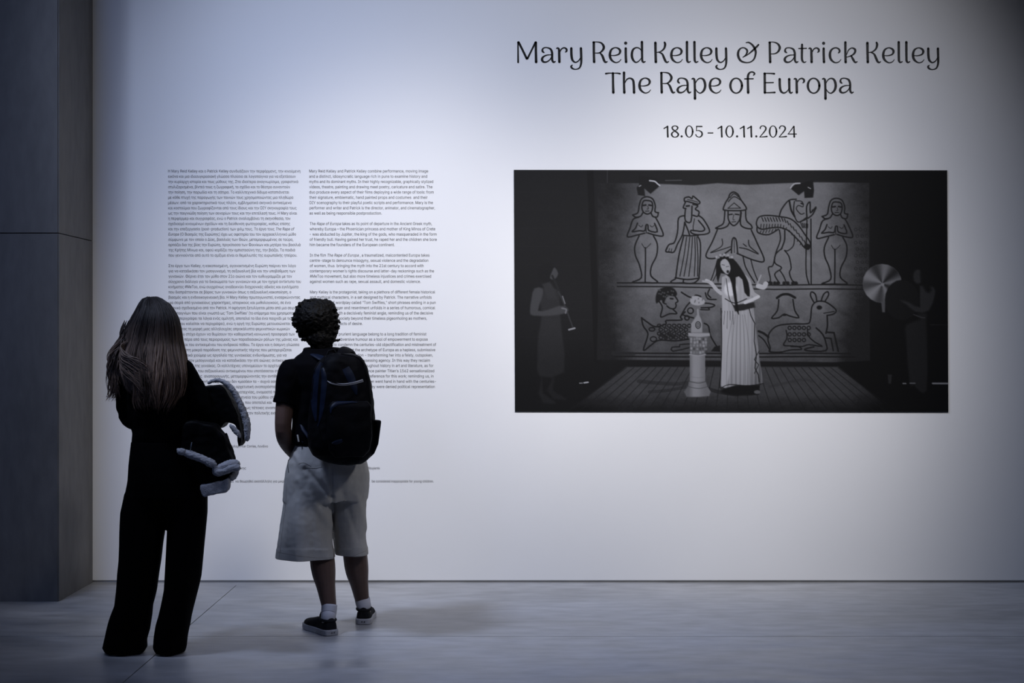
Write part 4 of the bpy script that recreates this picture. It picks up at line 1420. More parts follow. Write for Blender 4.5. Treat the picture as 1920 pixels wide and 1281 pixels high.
for x, y in outline:
    for q in range(7):
        t_ = rnd.uniform(0.04, 0.13)
        r_ = rnd.uniform(0.008, 0.0135)
        px_, py_ = x + (593 - x) * t_ + rnd.uniform(-2, 2), y + (600 - y) * t_ + rnd.uniform(-2, 2)
        hb.ball(m(px_, py_, rnd.uniform(-0.05, 0.05)), (r_, r_ * 1.3, r_ * 0.8), rotz(rnd.uniform(0, 3)), 10, 7)
    if x < 575 or rnd.random() < 0.3:
        for q in range(2):
            an = math.atan2(600 - y, x - 593) + rnd.uniform(-0.3, 0.3)
            c1, s1 = math.cos(an), math.sin(an)
            pth = smooth_path([tuple(m(x - 5 * c1, y + 5 * s1, 0)), tuple(m(x + 0.5 * c1, y - 0.5 * s1, 0)), tuple(m(x + 2.2 * c1 + 1.5 * s1, y - 2.2 * s1 + 1.5 * c1, 0.004)), tuple(m(x + 1.2 * c1 + 3 * s1, y - 1.2 * s1 + 3 * c1, 0.006))], 3)
            k = len(pth)
            hb.tube([Vector(v) for v in pth], [0.007 - 0.0048 * i / (k - 1) for i in range(k)], 6)
# surface waves on the back of the head
for q in range(110):
    a = rnd.uniform(-1.25, 1.25)
    h0 = rnd.uniform(-0.75, 0.95)
    c0 = m(594, 598, 0.0)
    pts = []
    for j in range(5):
        hh = h0 - j * 0.09
        rr0 = math.sqrt(max(1 - hh * hh, 0.03))
        pts.append(c0 + Vector((0.109 * rr0 * math.sin(a + 0.10 * math.sin(j * 1.7 + q)), -0.106 * rr0 * math.cos(a), 0.097 * hh)))
    hb.tube(pts, [0.002, 0.005, 0.006, 0.004, 0.002], 5)
tip = [tuple(m(622, 634, -0.02)), tuple(m(629, 638, -0.02)), tuple(m(634, 639, -0.02)), tuple(m(637, 636, -0.02))]
hb.tube([Vector(v) for v in tip], [0.014, 0.009, 0.006, 0.0025], 6)
M_hair_m = mat('dark_hair', (0.002, 0.0018, 0.0018), 0.6, 0.12, nscale=40, namp=0.3)
hairm = hb.build('hair', M_hair_m, man)
remesh(hairm, 0.0032, 3, 0.5)
displace(hairm, lambda c: 0.004 * noise.noise(c * 55) + 0.003 * noise.noise(c * 120))

# t-shirt
tb = MB()
tb.loft([ering(571, 638, 654, MY - 0.005, 0.070, YAW), ering(570, 640, 660, MY - 0.005, 0.074, YAW), ering(556, 655, 670, MY, 0.095, YAW), ering(540, 672, 683, MY, 0.115, YAW),
         ering(543, 672, 700, MY, 0.128, YAW), ering(549, 668, 735, MY, 0.135, YAW), ering(549, 668, 780, MY, 0.130, YAW),
         ering(548, 668, 815, MY, 0.130, YAW), ering(552, 668, 832, MY, 0.125, YAW)])
LA = (LS + LE) / 2 + Vector((-0.008, 0, 0))
p, rd = ccurve([m(556, 694, -0.06), m(546, 700, -0.082), m(539, 730, -0.09), LA * 0.8 + LE * 0.2 + Vector((-0.002, 0, 0.012))], [0.060, 0.066, 0.064, 0.060])
tb.tube(p, rd, 18, caps=False)
p, rd = ccurve([m(648, 692, 0.06), m(661, 700, 0.085), (RS + RE) / 2, (RS + RE) / 2 * 0.75 + RE * 0.25], [0.060, 0.066, 0.062, 0.058])
tb.tube(p, rd, 18, caps=False)
sh = tb.build('t_shirt', M_blackt, man)
remesh(sh, 0.006, 4, 0.5)
displace(sh, lambda c: 0.010 * (noise.noise(Vector((c.x * 9 + c.z * 4, c.y * 9, c.z * 5))) + 0.5 * noise.noise(c * 22)) + 0.002)
MB().tube([m(571 + 67 * (0.5 - 0.5 * math.cos(a)), 655 + 2 * math.sin(a), -0.07 * math.sin(a)) for a in [math.pi * k / 12 for k in range(25)]], 0.007, 8).build('collar', M_blackt, sh)

# shorts
M_short = mat('beige_cotton', (0.38, 0.37, 0.35), 0.9, 0.12, nscale=14, namp=0.05, bump=0.3, bscale=420)
sb = MB()
sb.loft([ering(556, 669, 829, MY, 0.128, YAW), ering(550, 676, 845, MY, 0.138, YAW), ering(542, 686, 865, MY, 0.152, YAW),
         ering(538, 691, 888, MY + 0.005, 0.160, YAW), ering(534, 691, 915, MY + 0.01, 0.158, YAW), ering(532, 689, 938, MY + 0.01, 0.145, YAW)])
p1 = [(534, 622, 915, -0.03, 0.140), (530, 622, 940, -0.035, 0.138), (525, 623, 975, -0.04, 0.136), (521, 625, 1010, -0.04, 0.136), (517.5, 628, 1044, -0.04, 0.138), (517, 628, 1049, -0.04, 0.138)]
sb.loft([ering(a, c, y, MY + d, h, YAW * 0.6) for a, c, y, d, h in p1])
p2 = [(612, 691, 915, 0.06, 0.120), (616, 689, 940, 0.075, 0.122), (621, 685.5, 975, 0.085, 0.122), (624, 685, 1010, 0.09, 0.120), (627, 690, 1040, 0.09, 0.122), (627, 691, 1044, 0.09, 0.122)]
sb.loft([ering(a, c, y, MY + d, h, YAW * 0.6) for a, c, y, d, h in p2])
so = sb.build('shorts', M_short, man)
remesh(so, 0.0055, 4, 0.5)
zh = W(600, 1040, MY).z


def fold_short(c):
    px = CX + c.x * F / c.y
    py = CY - (c.z - CH) * F / c.y
    v = 0.0
    # long drapes falling from the seat
    ph = px * 0.105 + 1.1 * math.sin(py * 0.017) + (0.6 if px > 625 else 0)
    fade = min(1, max(0, (py - 865) / 90))
    v += 0.0065 * math.sin(ph) * fade
    # diagonal pulls from the left hip to the fork
    for (x0, y0, x1, y1, amp, wdt) in ((572, 880, 622, 932, -0.012, 5), (560, 900, 618, 985, 0.007, 7), (600, 885, 624, 925, 0.004, 6),
                                        (655, 905, 628, 940, 0.003, 6), (668, 930, 684, 990, 0.006, 6), (640, 915, 672, 1010, -0.005, 6),
                                        (545, 890, 538, 1020, 0.005, 6), (583, 905, 600, 1030, 0.005, 8), (552, 850, 575, 890, 0.006, 5)):
        dx, dy = x1 - x0, y1 - y0
        L2 = dx * dx + dy * dy
        t = max(0, min(1, ((px - x0) * dx + (py - y0) * dy) / L2))
        dd_ = math.hypot(px - x0 - t * dx, py - y0 - t * dy)
        v += amp * math.exp(-(dd_ / wdt) ** 2)
    if c.y < MY + 0.12:
        v -= 0.010 * math.exp(-((px - 622 - (py - 900) * 0.03) / 3.0) ** 2) * min(1, max(0, (py - 870) / 30))
    v += 0.0035 * noise.noise(c * 11) + 0.0012 * noise.noise(c * 45)
    # stitched hem band
    hz = 1054 - 10 - (4 if px > 660 else 0)
    if py > hz - 14:
        v += 0.0018
    return v


displace(so, fold_short)
cut_hem(so, 0.3785, 0.004)
# stitch lines, welt pockets, side pocket, waistband and belt loops
M_seam = mat('seam_shade', (0.27, 0.26, 0.235), 0.9, 0.1)


def on_surface(o, px, py, Y0=6.9, off=0.001):
    a = W(px, py, 5.5)
    d = (W(px, py, 9) - a).normalized()
    hit, loc, nor, _ = o.ray_cast(o.matrix_world.inverted() @ a if False else a - Vector((0, 0, 0)), d)
    if not hit:
        return None
    return loc - d * off


def surf_line(o, pts, rad, name, mt, parent, sub=8, off=0.0):
    P = smooth_path(pts, sub)
    out = [on_surface(o, p[0], p[1], off=off) for p in P]
    out = [q for q in out if q is not None]
    if len(out) > 2:
        return MB().tube(out, rad, 6).build(name, mt, parent)


bpy.context.view_layer.update()
# meshes are built in world coordinates, so object space equals world space before parenting offsets
surf_line(so, [(560, 870), (570, 868), (583, 874)], 0.0018, 'pocket_welt', M_seam, so)
surf_line(so, [(573, 876), (590, 878), (603, 876)], 0.0016, 'pocket_welt', M_seam, so)
surf_line(so, [(541, 862), (540, 875), (541.5, 886)], 0.0024, 'pocket_opening', mat('pocket_dark', (0.05, 0.05, 0.05), 0.9), so)
surf_line(so, [(538, 905), (535, 950), (529, 1000), (524, 1045)], 0.0012, 'side_seam', M_seam, so)
surf_line(so, [(520, 1035), (550, 1041), (590, 1045.5), (624, 1046)], 0.0011, 'hem_stitch', M_seam, so, off=0.0)
surf_line(so, [(630, 1047), (655, 1045), (686, 1033)], 0.0011, 'hem_stitch', M_seam, so, off=0.0)
surf_line(so, [(624, 880), (624, 905), (624.5, 935)], 0.0012, 'seat_seam', M_seam, so)
MB().tube([m(558, 816, -0.13), m(560, 828, -0.138)], 0.0045, 8, flat=0.5).build('belt_loop', M_short, so)

# socks and shoes
M_sock = mat('white_sock', (0.5, 0.5, 0.54), 0.9, 0.1, bump=0.25, bscale=500)
M_shoe = mat('black_suede', (0.011, 0.011, 0.013), 0.8, 0.15, bump=0.2, bscale=350)
M_sole = mat('off_white_rubber', (0.40, 0.40, 0.42), 0.6, 0.3, nscale=60, namp=0.18)
M_mark = mat('heel_mark', (0.03, 0.03, 0.035), 0.6)


def shoe(hx, hy, yaw, ank, socktop, parent, mark):
    R3 = rotz(yaw)

    def P(x, y, z):
        return Vector((hx, hy, 0)) + R3 @ Vector((x, y, z))
    # outline half widths along the length (0 = back of heel)
    prof = [(0.000, 0.018, 0.0), (0.006, 0.031, 0.0), (0.025, 0.040, 0.0), (0.06, 0.042, 0.0), (0.11, 0.041, 0.002), (0.16, 0.045, 0.004),
            (0.20, 0.049, 0.005), (0.24, 0.044, 0.006), (0.27, 0.030, 0.005), (0.283, 0.012, 0.004)]

    prof_ = smooth_path(prof, 3)

    def outline(scale, z, dz=0.0):
        Lp = [P(-h * scale + cx_ * 0, 0.141 + (y - 0.141) * (0.5 + scale / 2), z + dz * max(0, (y - 0.22) / 0.06)) for y, h, cx_ in prof_]
        Rp = [P(h * scale, 0.141 + (y - 0.141) * (0.5 + scale / 2), z + dz * max(0, (y - 0.22) / 0.06)) for y, h, cx_ in reversed(prof_)]
        return Lp + Rp
    top = MB()
    # upper: rings that rise along the shoe, lower at the toe
    hts = {0: 0.066, 1: 0.076, 2: 0.074, 3: 0.060, 4: 0.070, 5: 0.062, 6: 0.052, 7: 0.044, 8: 0.036, 9: 0.030}
    rings = []
    for i, (y, h, _) in enumerate(prof):
        ht = hts[i] + 0.012
        ring = []
        for k in range(14):
            a = math.pi * k / 13
            ring.append(P(h * 0.96 * math.cos(a), y + 0.004 if i < 5 else y - 0.004, 0.020 + (ht - 0.020) * max(0.0, math.sin(a)) ** 0.75))
        ring += [P(-h * 0.9, y, 0.014), P(h * 0.9, y, 0.014)]
        rings.append(ring)
    top.loft(rings)
    up = top.build('shoe', M_shoe, parent)
    remesh(up, 0.0035, 3, 0.5)
    sol = MB()
    sol.loft([outline(1.0, 0.0, 0.004), outline(1.05, 0.004, 0.004), outline(1.05, 0.026), outline(1.0, 0.030)])
    s_ = sol.build('sole', M_sole, up, smooth=False)
    for q in (-0.006, 0.007):
        MB().ball(P(q + mark, -0.0072 + abs(q) * 0.3, 0.016), (0.004, 0.0015, 0.003), R3, 8, 6).build('heel_mark', M_mark, up)
    # padded collar, tongue and a lace bow end
    ring = [P(0.0365 * math.cos(a), 0.050 + 0.044 * math.sin(a), 0.076 + 0.004 * math.sin(a)) for a in [2 * math.pi * k / 20 for k in range(21)]]
    MB().tube(ring, 0.007, 8, caps=False).build('collar', M_shoe, up)
    MB().tube([P(0, 0.085, 0.070), P(0, 0.098, 0.092), P(0, 0.100, 0.106)], [0.020, 0.022, 0.014], 10, flat=0.3).build('tongue', M_shoe, up)
    for j in range(4):
        MB().tube([P(-0.026, 0.11 + j * 0.018, 0.066 - j * 0.005), P(0, 0.112 + j * 0.018, 0.081 - j * 0.006), P(0.026, 0.11 + j * 0.018, 0.066 - j * 0.005)], 0.0028, 6).build('lace', M_shoe, up)
    # sock
    k = MB()
    a = Vector(ank)
    pts, rd_ = ccurve([P(0, 0.05, 0.05), P(0, 0.048, 0.085), (P(0, 0.048, 0.10) + Vector((a.x, a.y, 0.10))) / 2, Vector((a.x, a.y, socktop))], [0.028, 0.037, 0.0392, 0.0405])
    k.tube(pts, rd_, 18, caps=False)
    k.build('sock', M_sock, parent)


shoe(W(624, 1190, 7.16).x, 7.150, math.radians(35), foot_data[0], 0.142, man, 0.0)
shoe(W(681, 1172, 7.43).x, 7.430, math.radians(1), foot_data[1], 0.118, man, 0.0)

# ------------------------------------------------------------------ the backpack (worn, so a thing of its own)
BPY = 7.085
bp = empty('backpack', W(642, 876, BPY), 'black backpack with blue sheen on the back of the man in beige shorts', 'backpack')
M_nylon = mat('black_nylon', (0.002, 0.0022, 0.0035), 0.6, 0.06, nscale=7, namp=0.3, bump=0.25, bscale=90)
M_navy_sheen = mat('navy_sheen_nylon', (0.004, 0.008, 0.022), 0.5, 0.15, nscale=9, namp=0.3, bump=0.2, bscale=60)  # bluish nylon of strap and webbing, also the painted sheen strips
M_zip = mat('grey_reflective_piping', (0.20, 0.21, 0.25), 0.45, 0.4)
bb = MB()
rows = [(625, 660, 663, 0.050), (608, 676, 668, 0.075), (597, 684, 677, 0.090), (589, 691, 693, 0.100), (584.5, 697, 720, 0.108), (583, 700, 750, 0.112),
        (580, 703, 785, 0.115), (577.5, 703.5, 815, 0.118), (579, 702, 836, 0.115), (587, 699, 851, 0.105), (600, 692, 861, 0.092), (618, 680, 868, 0.075), (634, 664, 872, 0.045)]
bb.loft([ering(a, c, y, BPY, h, YAW * 0.8, 36, 2.7) for a, c, y, h in rows])
bag = bb.build('main_compartment', M_nylon, bp)
remesh(bag, 0.005, 5, 0.5)
displace(bag, lambda c: 0.007 * noise.noise(Vector((c.x * 14, c.y * 10, c.z * 7))) + 0.003 * noise.noise(c * 30))
# front pocket
fb = MB()
fr = [(624, 688, 752, 0.022), (617, 694, 762, 0.034), (614, 696, 785, 0.040), (613, 697, 820, 0.040), (618, 693, 845, 0.034), (628, 680, 858, 0.020)]
fb.loft([ering(a, c, y, BPY - 0.115, h, YAW * 0.8, 28, 3.0) for a, c, y, h in fr])
fp = fb.build('front_pocket', M_nylon, bp)
remesh(fp, 0.005, 4, 0.5)
displace(fp, lambda c: 0.006 * noise.noise(c * 16))
# side pocket on the right
sp = MB()
sp.loft([ering(a, c, y, BPY + 0.03, h, YAW, 24, 2.4) for a, c, y, h in [(690, 716.5, 787.5, 0.062), (690, 716, 795, 0.064), (690, 713.5, 815, 0.062), (688, 711, 832, 0.058), (684, 703, 850, 0.045), (680, 692, 860, 0.025)]])
spo = sp.build('side_pocket', M_nylon, bp)
remesh(spo, 0.005, 3, 0.5)
sp = MB()
sp.loft([ering(a, c, y, BPY - 0.01, h, YAW, 24, 2.4) for a, c, y, h in [(580, 600, 790, 0.05), (579, 600, 815, 0.052), (582, 602, 838, 0.045), (592, 606, 852, 0.025)]])
spo2 = sp.build('side_pocket', M_nylon, bp)
remesh(spo2, 0.005, 3, 0.5)
# navy strips that paint the blue sheen on bag and front pocket
bpy.context.view_layer.update()


def ribbon_on(o, pts, name, mt, parent, off=0.001, sub=7):
    """pts: (px, py, half width px); a thin strip laid on the surface of o"""
    P = smooth_path(pts, sub)
    mb = MB()
    rows_ = []
    n = len(P)
    for i, p_ in enumerate(P):
        t = P[min(i + 1, n - 1)][:2] - P[max(i - 1, 0)][:2]
        t = t / (np.hypot(*t) + 1e-9)
        nr = np.array([-t[1], t[0]])
        row = []
        for k in (-1, -0.5, 0, 0.5, 1):
            q_ = p_[:2] + nr * p_[2] * k
            h = on_surface(o, q_[0], q_[1], off=off + 0.003 * (1 - k * k))
            row.append(h)
        if all(r_ is not None for r_ in row):
            rows_.append(row)
    if len(rows_) > 2:
        mb.loft(rows_, cap=False, closed=False)
        return mb.build(name, mt, parent)


ribbon_on(bag, [(603, 680, 3), (594, 700, 5), (590, 730, 6), (589, 760, 5.5), (592, 790, 1.5)], 'side_sheen', M_navy_sheen, bp)
ribbon_on(bag, [(604, 690, 3), (608, 710, 5), (606, 740, 5), (602, 775, 3.5), (596, 800, 1)], 'side_sheen', M_navy_sheen, bp)
ribbon_on(bag, [(648, 690, 7), (656, 705, 8), (664, 725, 6), (668, 740, 2)], 'top_sheen', M_navy_sheen, bp)
ribbon_on(fp, [(620, 775, 1), (622, 765, 3), (632, 757, 4), (650, 754, 3), (670, 755, 1)], 'pocket_flap', M_navy_sheen, bp)
ribbon_on(fp, [(622, 832, 1), (630, 830, 4), (642, 826, 3)], 'lower_sheen', M_navy_sheen, bp)
ribbon_on(bag, [(613.5, 714.5, 0.8), (622, 719, 1.8), (642, 721.5, 2.3), (662, 719, 2.3), (681, 713.5, 2.6)], 'zip_piping', M_zip, bp, off=0.004)
ribbon_on(bag, [(620, 716.5, 0.4), (642, 720.8, 0.5), (662, 718.2, 0.5), (680, 713.5, 0.4)], 'zip_teeth', M_nylon, bp, off=0.0062)
for k, (a, c) in enumerate(((596, 690), (588, 700))):
    surf_line(bag, [(a + 14, 668), (a + 6, 690), (a + 1, 740), (a + 2, 800), (a + 12, 845)] if k == 0 else [(640, 664), (672, 672), (686, 700), (694, 760), (696, 830)], 0.0035, 'seam_piping', M_nylon, bp)
# shoulder straps over the shoulders
for pts in ([(606, 674, -0.12), (588, 664, -0.07), (572, 664, 0.0), (562, 678, 0.09), (560, 710, 0.12), (562, 760, 0.08), (568, 800, -0.02), (576, 830, -0.12)],
            [(640, 668, -0.12), (648, 656, -0.06), (656, 657, 0.02), (660, 672, 0.12), (660, 710, 0.18), (658, 760, 0.17), (664, 800, 0.10), (680, 830, -0.06)]):
    P = smooth_path([tuple(m(*q_)) for q_ in pts], 5)
    st = MB().tube([Vector(v) for v in P], 0.030, 12, flat=0.30, up=tuple(Rd)).build('shoulder_strap', M_navy_sheen if pts[0][0] < 620 else M_nylon, bp)
MB().tube([m(612, 668, -0.16), m(616, 658, -0.15), m(626, 656, -0.15), m(632, 666, -0.15)], 0.006, 8).build('haul_loop', M_nylon, bp)
MB().tube([m(562, 785, -0.10), m(568, 805, -0.14), m(580, 822, -0.17)], 0.010, 8, flat=0.3).build('strap_webbing', M_navy_sheen, bp)

# ================================================================== the woman
WY = 6.76


def f(px, py, dy=0.0):
    return W(px, py, WY + dy)


wom = empty('person', (f(280, 1225).x, WY, 0.0),
            'woman seen from behind all in black with long ombre blonde hair, holding a jacket', 'person')
b = MB()
HW = f(288, 602, 0.03)
wrot = rotz(math.radians(-8)) @ Matrix.Rotation(math.radians(5), 3, 'X')
head_mesh(b, HW, wrot, 0.97)
b.tube([f(288, 632, 0.02), f(289, 655, 0.0), f(290, 680, 0.0)], [0.047, 0.047, 0.056], 16)
b.loft([ering(272, 312, 668, WY, 0.05), ering(252, 332, 682, WY, 0.07), ering(240, 346, 700, WY, 0.09), ering(244, 342, 740, WY, 0.10),
        ering(254, 342, 790, WY, 0.09), ering(258, 342, 820, WY, 0.085), ering(252, 358, 870, WY, 0.10), ering(250, 368, 930, WY, 0.115)])
S1, E1, W1 = f(240, 700, 0.0), f(243, 786, 0.08), f(298, 792, 0.26)
p, rd = ccurve([S1, (S1 + E1) / 2, E1, (E1 + W1) / 2, W1], [0.038, 0.030, 0.028, 0.027, 0.023])
b.tube(p, rd, 14)
hand(b, W1, Vector((0.9, 0.25, 0.05)), Vector((0, 0, -1)) + Vector((0, 0.2, 0)), -1, 0.5, 0.92)
S2, E2, W2 = f(344, 700, 0.0), f(388, 785, 0.03), f(384, 796, 0.27)
p, rd = ccurve([S2, (S2 + E2) / 2, E2, (E2 + W2) / 2, W2], [0.038, 0.032, 0.030, 0.028, 0.023])
b.tube(p, rd, 14)
hand(b, W2, Vector((-0.35, 0.8, 0.0)), Vector((0, 0, -1)), -1, 0.9, 0.92)
for hip, kn, an in ((f(274, 930), f(262, 1075, 0.0), f(243, 1195, 0.02)), (f(348, 930), f(339, 1075, 0.03), f(320, 1195, 0.03))):
    p, rd = ccurve([hip, (hip + kn) / 2, kn, (kn * 0.6 + an * 0.4), an, Vector((an.x, an.y, 0.06))], [0.085, 0.075, 0.055, 0.053, 0.036, 0.036])
    b.tube(p, rd, 14)
    fx_, fyw = (f(240, 1220).x, 10) if an.x < f(280, 1200).x else (f(317, 1220).x, 8)
    Rf = rotz(math.radians(fyw))
    b.tube([Vector((fx_, WY - 0.05, 0.032)) + Rf @ Vector((0, y_, 0)) for y_ in (0.045, 0.09)], [0.022, 0.020], 12)
    b.tube([Vector((an.x, an.y, 0.06)), Vector((fx_, WY - 0.05, 0.035)) + Rf @ Vector((0, 0.05, 0))], [0.034, 0.022], 12)
body = b.build('body', M_skin_w, wom)
remesh(body, 0.0046, 5, 0.5)
eyes(HW, wrot, wom, 0.97)

# black top
tb = MB()
tb.loft([ering(266, 318, 664, WY, 0.062), ering(246, 340, 676, WY, 0.085), ering(234, 354, 692, WY, 0.105), ering(232, 357, 712, WY, 0.115),
         ering(234, 356, 745, WY, 0.118), ering(240, 355, 780, WY, 0.108), ering(247, 354, 810, WY, 0.100), ering(247, 357, 832, WY, 0.105), ering(244, 364, 860, WY, 0.115)])
p, rd = ccurve([f(252, 694), f(240, 702), f(236, 745, 0.03), f(245, 784, 0.075), f(272, 792, 0.18), f(294, 792, 0.245)], [0.056, 0.058, 0.052, 0.047, 0.042, 0.032])
tb.tube(p, rd, 16)
p, rd = ccurve([f(334, 692), f(346, 702), f(368, 742, 0.01), f(390, 782, 0.03), f(388, 794, 0.15), f(385, 796, 0.25)], [0.056, 0.060, 0.056, 0.054, 0.044, 0.032])
tb.tube(p, rd, 16)
tp = tb.build('sweater', M_black, wom)
remesh(tp, 0.006, 4, 0.5)
displace(tp, lambda c: 0.010 * noise.noise(Vector((c.x * 9, c.y * 9, c.z * 14))) + 0.004 * noise.noise(c * 25))

# wide black trousers
tr = MB()
tr.loft([ering(246, 358, 828, WY, 0.110), ering(244, 364, 845, WY, 0.118), ering(241, 370, 871, WY, 0.128), ering(239.5, 380, 902, WY, 0.135), ering(234, 388, 930, WY, 0.135), ering(228, 388, 952, WY, 0.115), ering(240, 384, 963, WY, 0.075), ering(270, 350, 968, WY, 0.03)])
l1 = [(234, 318, 925), (226.5, 312.5, 961), (225, 309, 1000), (224.5, 305.5, 1021), (223, 302, 1050), (220, 298, 1074), (218, 293, 1105), (215.5, 285, 1134), (209, 283.5, 1155), (201, 281, 1181), (195, 276.5, 1200), (191, 277, 1214), (195, 272, 1222)]
tr.loft([ering(a, c, y, WY, 0.112 - 0.012 * (i > 8) + (0.0 if i < 12 else -0.02), 0, 26) for i, (a, c, y) in enumerate(l1)])
l2 = [(305, 389, 925), (313.5, 388, 961), (313, 384, 1000), (311.5, 380, 1037), (309, 375, 1080), (307.5, 370, 1105), (298, 360.5, 1155), (294, 358, 1171), (290.5, 351.5, 1193), (289, 348, 1212), (293, 345, 1222)]
tr.loft([ering(a, c, y, WY, 0.108 - 0.006 * (i > 7) + (0.0 if i < 10 else -0.02), 0, 26) for i, (a, c, y) in enumerate(l2)])
to = tr.build('trousers', M_black, wom)
remesh(to, 0.0042, 6, 0.5)


def tfold(c):
    px = CX + c.x * F / c.y
    py = CY - (c.z - CH) * F / c.y
    k = min(1, max(0, (py - 900) / 200))
    return 0.004 * math.sin(px * 0.22 + 0.8 * math.sin(py * 0.012)) * k * (1 if abs(px - 300) < 45 or True else 0) * 0.7 + 0.004 * noise.noise(Vector((c.x * 14, c.y * 14, c.z * 4)))


displace(to, tfold)
zmin = min(v.co.z for v in to.data.vertices)
for v in to.data.vertices:
    if v.co.z < 0.02:
        v.co.z = max(v.co.z, 0.004)
M_wshoe = mat('black_leather', (0.010, 0.010, 0.011), 0.4, 0.4)
for cx_, yw in ((f(240, 1220).x, 10), (f(317, 1220).x, 8)):
    R3 = rotz(math.radians(yw))
    s = MB()
    pr_ = [(0.0, 0.026, 0.055), (0.03, 0.033, 0.06), (0.09, 0.034, 0.06), (0.15, 0.042, 0.05), (0.20, 0.042, 0.038), (0.235, 0.026, 0.028)]
    rings = []
    for y, h, ht in pr_:
        rings.append([Vector((cx_, WY - 0.05, 0)) + R3 @ Vector((h * math.cos(a), y, 0.006 + max(0, math.sin(a)) * (ht - 0.006) + min(0, math.sin(a)) * 0.004)) for a in [2 * math.pi * k / 16 for k in range(16)]])
    s.loft(rings)
    so_ = s.build('shoe', M_wshoe, wom)
    MB().box((-0.03, -0.005, 0.0), (0.03, 0.06, 0.012)).build('heel', M_wshoe, so_, smooth=False)
    hl = so_.children[0]
    for v in hl.data.vertices:
        v.co = Vector((cx_, WY - 0.05, 0)) + R3 @ v.co

# long hair
M_hairw = bpy.data.materials.new('ombre_hair')
M_hairw.use_nodes = True
nt = M_hairw.node_tree
L = nt.links.new
bs = nt.nodes['Principled BSDF']
tc = nt.nodes.new('ShaderNodeTexCoord')
sx = nt.nodes.new('ShaderNodeSeparateXYZ')
L(tc.outputs['Object'], sx.inputs[0])
mr = nt.nodes.new('ShaderNodeMapRange')
mr.inputs[1].default_value = 1.70
mr.inputs[2].default_value = 1.15
L(sx.outputs['Z'], mr.inputs[0])
at = nt.nodes.new('ShaderNodeAttribute')
at.attribute_name = 'strand'
cr = nt.nodes.new('ShaderNodeValToRGB')
cr.color_ramp.elements[0].color = (0.012, 0.010, 0.010, 1)
cr.color_ramp.elements[1].color = (0.21, 0.13, 0.088, 1)
e = cr.color_ramp.elements.new(0.22)
e.color = (0.030, 0.023, 0.020, 1)
e = cr.color_ramp.elements.new(0.46)
e.color = (0.17, 0.118, 0.088, 1)
L(mr.outputs[0], cr.inputs[0])
vm = nt.nodes.new('ShaderNodeVectorMath')
vm.operation = 'SCALE'
L(cr.outputs[0], vm.inputs[0])
L(at.outputs['Fac'], vm.inputs['Scale'])
L(vm.outputs[0], bs.inputs['Base Color'])
bs.inputs['Roughness'].default_value = 0.55
bs.inputs['Specular IOR Level'].default_value = 0.3

HL_ = [(556, 277, 294), (560, 268, 303), (570, 261, 317), (582, 256, 325), (596, 248, 332), (614, 240, 336), (643, 231, 340), (660, 224, 344), (680, 220, 348), (700, 222, 351), (725, 230, 349), (745, 243, 343), (770, 252, 330)]


def hair_edge(y):
    for i in range(len(HL_) - 1):
        if y <= HL_[i + 1][0]:
            t = max(0, (y - HL_[i][0]) / (HL_[i + 1][0] - HL_[i][0]))
            return HL_[i][1] + t * (HL_[i + 1][1] - HL_[i][1]), HL_[i][2] + t * (HL_[i + 1][2] - HL_[i][2])
    return HL_[-1][1], HL_[-1][2]


def hair_depth(y):     # half depth of the hair mass, and its centre offset
    if y < 640:
        t = (y - 556) / 84
        return 0.035 + 0.085 * math.sin(min(1, t * 1.6) * math.pi / 2), 0.02
    return 0.118 + 0.028 * min(1, (y - 640) / 60), 0.02 - 0.02 * min(1, (y - 640) / 60)


hs = MB()
rings = []
for y in (556, 560, 566, 574, 584, 596, 612, 630, 650, 670, 690, 706):
    a, c = hair_edge(y)
    h, off = hair_depth(y)
    rings.append(ering(a + 2, c - 2, y, WY + off, h * 0.95, 0, 28))
hs.loft(rings)
# the mass gathered over the left shoulder
p, rd = ccurve([f(236, 640, 0.0), f(223, 665, -0.02), f(214, 690, -0.04), f(211, 715, -0.05), f(210, 735, -0.05)], [0.035, 0.046, 0.036, 0.022, 0.008])
hs.tube(p, rd, 14)
# opening for the face: hair stands behind the cheeks
cap = hs.build('hair', M_hairw, wom)
remesh(cap, 0.005, 3, 0.5)
fdir = wrot @ Vector((0, 1, 0))
bm = bmesh.new()
bm.from_mesh(cap.data)
dele = []
for v in bm.verts:
    rel = v.co - HW
    fy = rel.dot(fdir)
    if fy > 0.035 and rel.z < 0.055 and abs(rel.x) < 0.085:
        dele.append(v)
bmesh.ops.delete(bm, geom=dele, context='VERTS')
bm.to_mesh(cap.data)
bm.free()
displace(cap, lambda c: 0.006 * noise.noise(Vector((c.x * 26, c.y * 26, c.z * 3))) - 0.002)
sv, sf, sval = [list(v.co) for v in cap.data.vertices], [tuple(p_.vertices) for p_ in cap.data.polygons], []
for v in cap.data.vertices:
    n_ = noise.noise(Vector((v.co.x * 30, v.co.y * 30, v.co.z * 2)))
    sval.append(0.55 + 0.5 * n_)


def strand(pts, r0, val, n=5):
    mbx = MB()
    k = len(pts)
    mbx.tube([Vector(q_) for q_ in pts], [r0 * (0.5 + 0.5 * min(1, i / 3)) * (1 - 0.85 * max(0, (i / (k - 1) - 0.55) / 0.45) ** 1.5) for i in range(k)], n, caps=False)
    off_ = len(sv)
    sv.extend(mbx.v)
    sf.extend(tuple(i + off_ for i in q_) for q_ in mbx.f)
    sval.extend([val] * len(mbx.v))


